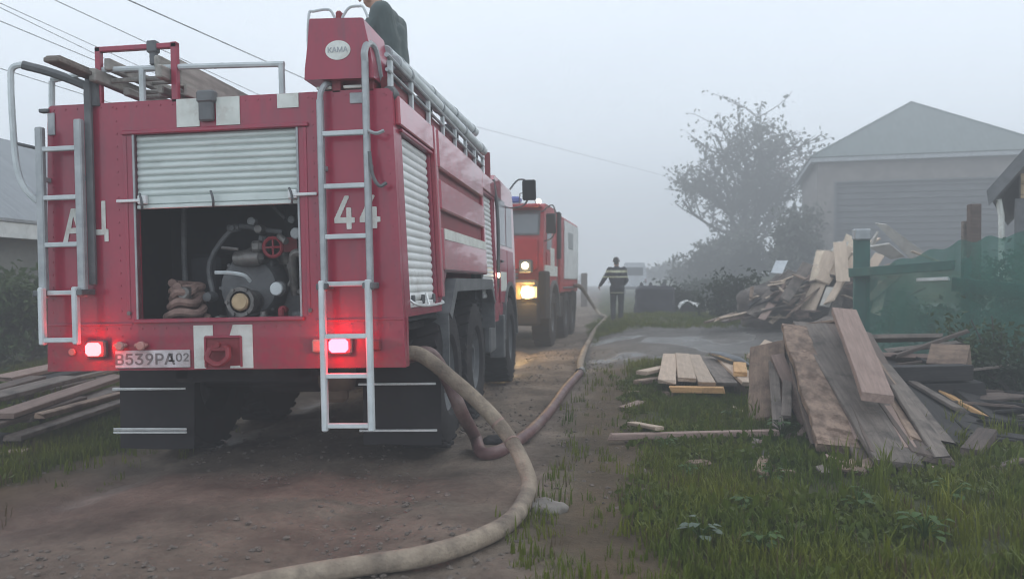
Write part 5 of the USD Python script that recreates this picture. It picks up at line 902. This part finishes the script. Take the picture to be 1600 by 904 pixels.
sel = (tp[:, 0] > 1.2) & (tp[:, 0] < 4.0) & (tp[:, 2] > 4.6) & (tp[:, 2] < 9); rp_ = np.repeat(tp[sel][:24], 10, 0); obj('red_leaves', leaves(rp_+r.normal(0, .2, rp_.shape), None, .3, 9), L_RED, tr_, smooth=False)
print('tree extent', tp.min(0), tp.max(0))
def bush(name, label, px, y, pytop, wid, dep, n, size, m, seed, cat='bush', hmin=0.):
    b = at(px, 440, y=y); z0 = float(H(b[0], y)); top = at(px, pytop, y=y)[2]; h = max(top-z0, .3); r = np.random.default_rng(seed); t = thing(name, label, cat, (b[0], y, z0-.03)); st = []; cl = []
    for k in range(9):
        a = r.uniform(0, 2*pi); e = np.array([cos(a)*wid*.42*r.uniform(.3, 1), sin(a)*dep*.42*r.uniform(.3, 1), h*r.uniform(.55, .92)]); st.append(tube([(0+.05*cos(a), .05*sin(a), 0), e*[.4, .4, .55], e], [.025, .006], 5, 4)); 
        for q in range(7): cl.append(e*[1, 1, r.uniform(.25, 1.05)]+r.normal(0, 1, 3)*[wid*.11, dep*.11, h*.07])
    obj('stems', st, BARK, t); cl = np.array(cl); i = r.integers(0, len(cl), n); g_ = 1/np.maximum(r.random(n), .25)
    P_ = cl[i]+r.normal(0, 1, (n, 3))*np.array([wid*.085, dep*.085, h*.075]); P_[:, 2] = np.clip(P_[:, 2], .03, None); obj('crown', leaves(P_, None, size, seed+1), m, t, smooth=False)
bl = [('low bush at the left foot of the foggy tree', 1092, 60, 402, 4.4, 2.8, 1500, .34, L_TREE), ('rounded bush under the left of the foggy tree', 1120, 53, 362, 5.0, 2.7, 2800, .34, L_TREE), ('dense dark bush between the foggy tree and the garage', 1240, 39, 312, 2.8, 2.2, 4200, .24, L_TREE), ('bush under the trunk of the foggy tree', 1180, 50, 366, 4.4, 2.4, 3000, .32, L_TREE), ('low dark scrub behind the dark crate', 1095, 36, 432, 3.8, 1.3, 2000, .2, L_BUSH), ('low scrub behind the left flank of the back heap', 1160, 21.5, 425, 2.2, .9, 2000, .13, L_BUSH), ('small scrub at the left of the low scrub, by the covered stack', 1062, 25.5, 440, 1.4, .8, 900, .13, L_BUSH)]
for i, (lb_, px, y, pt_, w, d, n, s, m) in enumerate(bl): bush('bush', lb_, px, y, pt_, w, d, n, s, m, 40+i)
bush('shrub', 'green shrub behind the netting at the right edge, before the house', 1590, 11.9, 352, 1.3, .8, 2600, .085, L_LIGHT, 61, 'shrub')
bush('shrub', 'weedy green shrub behind the netting, left of the tall brown post', 1440, 14.2, 455, 1.3, .6, 1500, .09, L_LIGHT, 62, 'shrub')
bush('shrub', 'tangled green weeds in front of the netting at the right edge', 1560, 10.0, 470, 1.5, .5, 1700, .08, L_LIGHT, 63, 'shrub')
bush('shrub', 'low leafy weeds along the netting beside the thin grey board end', 1600, 9.2, 530, 1.2, .5, 1200, .07, L_BUSH, 64, 'shrub')
# far silhouettes across the fog
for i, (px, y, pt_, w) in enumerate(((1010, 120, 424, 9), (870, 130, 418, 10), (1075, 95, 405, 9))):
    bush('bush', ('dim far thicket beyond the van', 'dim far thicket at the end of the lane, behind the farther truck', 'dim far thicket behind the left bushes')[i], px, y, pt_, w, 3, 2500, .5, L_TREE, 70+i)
# left side: grey shed, bush
sx = -9.6; SG = mottled('shed_roof_sheet', (.155, .175, .19), (.21, .23, .25), 2, .6, .2, 12, stretch=(.6, 6, .6)); SWM = mottled('shed_wall', (.085, .095, .09), (.13, .14, .13), 2, .85)
pe = at(30, 348, y=12.2); rd = at(20, 229, y=12.2); k = sx/pe[0]
def onx(px, py, x):
    r = FW*FPX+RT*(px-CX)-UP*(py-CY); return CAM+r*(x/r[0])
ev = onx(40, 347, sx); hr = onx(40, 229, sx-2.4); sh_ = thing('shed', 'grey shed with a big pale sheet roof at the left edge behind the truck', 'shed', (sx, 0, 0)); zb = float(H(sx, 14))-.1
y0, y1 = 9., 26.
obj('roof_slope', trimesh.convex.convex_hull([(.35, y, ev[2]-.05+d) for y in (y0, y1) for d in (0, .05)]+[(-2.4, y, hr[2]+d) for y in (y0, y1) for d in (0, .05)]), SG, sh_, smooth=False)
obj('roof_slope', trimesh.convex.convex_hull([(-5.1, y, ev[2]-.05+d) for y in (y0, y1) for d in (0, .05)]+[(-2.403, y, hr[2]+d) for y in (y0, y1) for d in (0, .05)]), SG, sh_, smooth=False)
obj('wall', [bx(-.1, 0, y0+.3, y1-.3, zb, ev[2]-.06), ext_xz(Polygon([(-4.8, zb), (-.1, zb), (-.1, ev[2]-.06), (-2.4, hr[2]-.1), (-4.8, ev[2]-.06)]), y0+.3, y0+.4)], SWM, sh_, smooth=False)
obj('fascia', bx(.28, .33, y0, y1, ev[2]-.30, ev[2]-.06), LGREY, sh_); 
for k in range(14): obj('wall_board', bx(.0, .03, y0+.4+1.15*k, y0+1.5+1.15*k, zb, ev[2]-.32, .006), SWM, sh_, smooth=False)
def left_bush(px, y, pt_, w, n, seed, label): bush('bush', label, px, y, pt_, w, 1.0, n, .12, L_LIGHT, seed)
left_bush(-10, 10.6, 395, 1.5, 2600, 81, 'green bush growing before the shed wall at the left edge'); left_bush(45, 12.4, 432, 1.3, 1300, 82, 'pale green bush by the shed wall, next to the truck edge')
# ---------------------------------------------------------------- plank pile at the left edge
def lp(px, py, z): return at(px, py, z=z)
lefts = [((0, 592), (120, 566), .42, .25, W_PINK, 'top pale board of the left pile, nearest the truck corner'), ((-40, 628), (110, 590), .36, .24, W_GREY, 'wide pale board in the left pile under the top board'), ((0, 650), (185, 588), .30, .2, W_PINK, 'long pinkish board of the left pile running behind the mud flap'), ((-20, 612), (60, 590), .38, .16, W_BROWN, 'brown board at the back of the left pile'),
    ((30, 655), (190, 606), .22, .2, W_GREY, 'grey board low in the left pile'), ((20, 684), (195, 626), .12, .14, W_GREY, 'thin grey board along the foot of the left pile'), ((-30, 668), (120, 622), .24, .2, W_BROWN, 'dark brown board in the shadowed side of the left pile'), ((60, 650), (190, 615), .28, .1, W_TAN, 'tan strip in the middle of the left pile')]
for i, (a, b, z, w, m, lb_) in enumerate(lefts): plank(lp(*a, z), lp(*b, z+.02), w, .045, m, lb_, roll=.03, waney=.02)
for i, (px, py) in enumerate(((20, 690), (70, 660), (130, 640), (150, 625))): p = lp(px, py, .06); plank(p+[-1.4, .2, 0], p+[.0, 0, .0], .16, .12, W_DARK, 'dark bearer under the left pile of boards', 'bearers under the left pile', n=3)
for i in range(6): p = lp(-10+20*i, 650-8*i, .1); p[0] -= .5; p[2] = float(H(p[0], p[1]))+.05+.05*(i % 3); plank(p, p+[-.25, 3.0, .02], .22, .05, (W_BROWN, W_GREY, W_DARK)[i % 3], 'dark board inside the left pile', 'inner boards of the left pile', n=4)
plank(G(-20, 704, .04), G(60, 698, .04), .14, .03, W_TAN, 'separate board in the grass at the left edge, below the pile'); plank(G(-15, 714, .03), G(42, 712, .04), .10, .03, W_PALE, 'short whitish board in the grass at the bottom of the left pile')
# ---------------------------------------------------------------- overhead wires
WIRE = mottled('wire', (.05, .05, .055), (.07, .07, .075), 2, .6)
wires = [((200, 0, 12.), (480, 125, 17.), .011, 'dark overhead wire passing just left of the red box'), ((85, 0, 10.), (236, 70, 13.), .006, 'thin overhead wire running down to the ladder gantry'), ((0, 5, 10.), (150, 73, 13.), .005, 'upper one of two close thin wires at the top left'), ((0, 12, 10.), (148, 84, 13.), .005, 'lower one of two close thin wires at the top left'), ((0, 33, 10.), (142, 92, 12.5), .006, 'thin wire crossing the sky above the left handrail'), ((0, 107, 10.), (80, 132, 12.), .005, 'lowest thin wire at the left edge behind the handrail'), ((770, 205, 48.), (1040, 275, 75.), .012, 'faint far wire in the fog above the farther truck')]
for (ax, ay, ad), (bx_, by, bd_), rr, lb_ in wires:
    if ad < 20: A_ = at(ax, ay, y=ad); B_ = at(600, ay+(600-ax)*(by-ay)/(bx_-ax), y=26.); ts = np.linspace(-1.2, 1, 30)
    else: A_, B_ = at(ax, ay, y=ad), at(bx_, by, y=bd_); ts = np.linspace(-.1, 1.3, 20)
    d = B_-A_; obj('overhead_wire', tube([A_+d*t for t in ts], rr, 5), WIRE, smooth=True, label=lb_, cat='wire')
up = at(600, 175, y=26.05); uz = float(H(up[0], up[1])); ut = thing('utility_pole', 'grey utility pole behind the nearer fire truck carrying the overhead wires', 'utility pole', (up[0], up[1], uz))
obj('pole', tube([(0, 0, -.2), (0, 0, up[2]-uz)], [.14, .10], 12), W_GREY, ut)
for zz in (178, 239, 277, 290): obj('bracket', bx(-.2, .2, -.08, -.03, at(600, zz, y=26.)[2]-uz-.04, at(600, zz, y=26.)[2]-uz+.03, .005), DGREY, ut)
# ---------------------------------------------------------------- stones and lumps
ST = mottled('stone', (.13, .115, .10), (.22, .2, .18), 6, .9, .4, 20)
for px, py, s, lb_ in ((852, 796, .11, 'flat stone beside the bend of the beige hose'), (775, 690, .10, 'dark lump between the maroon hose and the rear wheel'), (728, 672, .05, 'small stone by the rear wheel')):
    m = trimesh.creation.icosphere(3, s); v = m.vertices*[1.2, .9, .45]; m.vertices = v+m.vertex_normals*((meshkit.fbm(v*14, 3, int(px))-.5)*s*.6)[:, None]; p = G(px, py, .01); obj('stone', T(m, *p), ST if s != .10 else BLACK, smooth=50, label=lb_, cat='stone')
# ---------------------------------------------------------------- grass and weeds
def clump(seed, n, h, w, spread):
    r = np.random.default_rng(seed); V_, F = [], []
    for k in range(n):
        a, rr = r.uniform(0, 2*pi), spread*math.sqrt(r.random()); o = np.array([rr*cos(a), rr*sin(a), -.01]); b = r.uniform(0, 2*pi); d = np.array([cos(b), sin(b), 0]); u = np.array([-sin(b), cos(b), 0])*w*r.uniform(.6, 1.3); L_ = h*r.uniform(.45, 1.2); c = r.uniform(.15, .8)
        p1, p2_ = o+[0, 0, L_*.55]+d*L_*.18*c, o+[0, 0, L_*(1-.3*c)]+d*L_*.62*c; i = len(V_); V_ += [o-u, o+u, p1-u*.8, p1+u*.8, p2_]; F += [[i, i+1, i+3], [i, i+3, i+2], [i+2, i+3, i+4]]
    return trimesh.Trimesh(V_, F, process=False)
def scatter(name, m, protos, pts, seed, smin, smax, kind='stuff'):
    r = np.random.default_rng(seed); pi_ = UsdGeom.PointInstancer.Define(stage, '/World/'+name); rel = pi_.CreatePrototypesRel()
    for i, pm in enumerate(protos): u = usdkit.mesh(stage, f'/World/{name}/tuft_{i:03d}' if i else f'/World/{name}/tuft', pm, m); rel.AddTarget(u.GetPath())
    n = len(pts); pi_.CreatePositionsAttr(Vt.Vec3fArray.FromNumpy(np.asarray(pts, np.float32))); pi_.CreateProtoIndicesAttr(Vt.IntArray.FromNumpy(r.integers(0, len(protos), n).astype(np.int32))); a = r.uniform(0, 2*pi, n); s = r.uniform(smin, smax, n)
    pi_.CreateScalesAttr(Vt.Vec3fArray.FromNumpy(np.stack([s, s, s*r.uniform(.7, 1.3, n)], 1).astype(np.float32))); pi_.CreateOrientationsAttr(Vt.QuathArray([Gf.Quath(float(cos(t/2)), 0., 0., float(sin(t/2))) for t in a])); tag(pi_.GetPrim(), kind=kind)
def samp(n, x0, x1, y0, y1, seed, ypow=1.):
    r = np.random.default_rng(seed); x = r.uniform(x0, x1, n); y = y0+(y1-y0)*r.random(n)**ypow; return x, y, r
def interp(A, x, y): i = np.clip(np.searchsorted(gy, y), 1, len(gy)-1); j = np.clip(np.searchsorted(gx, x), 1, len(gx)-1); return A[i, j]
x, y, r = samp(150000, -9, 7, 2.6, 24, 5, 1.6)
dens = (1-interp(road_w, x, y))*(1-interp(drive_w, x, y))*(1-.93*interp(bare, x, y))*(.25+.75*S(meshkit.fbm(np.stack([x*.9, y*.9, 0*x], -1), 3, 77), .36, .58))
k = r.random(len(x)) < dens*.95; x, y = x[k], y[k]; pts = np.stack([x, y, interp(Z, x, y)], 1); far = r.random(len(x)) < .12
scatter('grass', GRASSM, [clump(s, 11, .10, .0042, .07) for s in range(5)], pts[~far], 1, .6, 1.35); scatter('dry_grass', GRASSD, [clump(20+s, 7, .10, .0036, .08) for s in range(3)], pts[far], 2, .6, 1.3)
def cover(seed, n, sz, spread):
    r = np.random.default_rng(seed); a = r.uniform(0, 2*pi, n); rr = spread*np.sqrt(r.random(n)); P_ = np.stack([rr*np.cos(a), rr*np.sin(a), r.uniform(.005, .04, n)], 1); return leaves(P_, None, sz, seed, .75, .1)
x, y, r = samp(26000, .1, 7, 2.6, 12, 25, 1.4); x = np.where(r.random(len(x)) < .2, -x*.9-3.6, x)
k = r.random(len(x)) < (1-interp(road_w, x, y))*(1-.9*interp(bare, x, y))*S(meshkit.fbm(np.stack([x*1.5, y*1.5, 0*x], -1), 3, 99), .42, .62)*.9; x, y = x[k], y[k]
scatter('ground_cover', COVERM, [cover(s, 12, .045, .10) for s in range(4)], np.stack([x, y, interp(Z, x, y)], 1), 6, .6, 1.3)
x, y, r = samp(700, .5, 5, 3.2, 9, 15); kk = r.random(700) < (1-interp(bare, x, y))*.5*S(x, .6, 2.2); x, y = x[kk], y[kk]
scatter('tall_grass', GRASSM, [clump(40+s, 16, .26, .006, .05) for s in range(3)], np.stack([x, y, interp(Z, x, y)], 1), 3, .6, 1.2)
r = np.random.default_rng(31); n = 9000; x = r.uniform(-4.2, .5, n); y = 2.6+r.random(n)**1.5*16; kk = r.random(n) < np.clip(interp(road_w, x, y)*.8+.35, 0, 1)*S(meshkit.fbm(np.stack([x*1.1, y*1.1, 0*x], -1), 3, 55), .36, .62); x, y = x[kk], y[kk]
def pebble(s): m = trimesh.creation.icosphere(1, .014); v = m.vertices; m.vertices = v*[1.3, 1, .6]+m.vertex_normals*((meshkit.noise(v*90, s)-.5)*.012)[:, None]; return m
scatter('gravel', mottled('gravel_stone', (.075, .06, .05), (.19, .155, .13), 9, .9), [pebble(s) for s in range(4)], np.stack([x, y, interp(Z, x, y)], 1), 8, .2, 1.15)
def weed(px, py, n, size, h, m, label, seed, name='weed', cat='weed'):
    n, size = int(n*2.2), size*.58
    p = G(px, py); r = np.random.default_rng(seed); t = thing(name, label, cat, p); st, V_, F = [], [], []
    for k in range(n):
        a = 2.4*k+r.uniform(-.3, .3); e = np.array([cos(a)*h*.55*r.uniform(.5, 1), sin(a)*h*.55*r.uniform(.5, 1), h*r.uniform(.35, 1)]); st.append(tube([(0, 0, -.01), e*[.35, .35, .7], e], [.004, .0025], 5, 3)); d = np.array([cos(a), sin(a), .12]); u = np.array([-sin(a), cos(a), 0]); L_ = size*r.uniform(.7, 1.25); i = len(V_); pr = [(0, 0), (.25, .34), (.55, .36), (.85, .18), (1, 0)]
        for f, w in pr:
            c = e+d*L_*f+np.array([0, 0, -.35*L_*f*f]); V_ += [c-u*w*L_+[0, 0, .12*w*L_], c, c+u*w*L_+[0, 0, .12*w*L_]]
        for q in range(4):
            o = i+3*q; F += [[o, o+1, o+4], [o, o+4, o+3], [o+1, o+2, o+5], [o+1, o+5, o+4]]
    obj('stem', st, PLANTM, t); obj('leaf', trimesh.Trimesh(V_, F, process=False), m, t, smooth=True)
weeds = [(1222, 690, 9, .10, .20, PLANTM, 'bright leafy weed at the right end of the lath'), (1205, 752, 7, .08, .12, PLANTM, 'leafy weed in the grass below the lath end'), (1040, 705, 7, .07, .14, PLANTM, 'weed growing over the left part of the lath'), (1165, 800, 10, .08, .10, PLANTM, 'bright patch of broad leaves in the middle of the grass'), (1095, 852, 7, .10, .14, PLANTS, 'silvery leafed plant in the grass at the bottom, right of the bare strip'), (1340, 800, 9, .08, .14, PLANTM, 'green weed in the grass below the front heap'), (1445, 850, 9, .09, .18, PLANTM, 'broad weed near the bottom right corner'), (1075, 745, 8, .07, .09, PLANTM, 'low weed beside the flat brown chip'), (1490, 790, 8, .08, .15, PLANTM, 'weed in the grass right of the front heap foot'), (1190, 865, 9, .08, .12, PLANTM, 'leafy weed at the bottom below the bright patch'), (1140, 655, 6, .07, .10, PLANTM, 'small weed left of the wide pale board')]
for i, w in enumerate(weeds): weed(*w, 200+i)
# ---------------------------------------------------------------- haze
hz_mat = mat('smoke_haze', {'v': ('principled_volume', {'color': (.93, .95, .97), 'density': HAZE, 'anisotropy': .0})}, (), volume='v.volume')
hb = bx(-70, 75, -9, 165, -1.5, HAZE_TOP)
obj('haze', hb, hz_mat, None, smooth=False, kind='stuff')
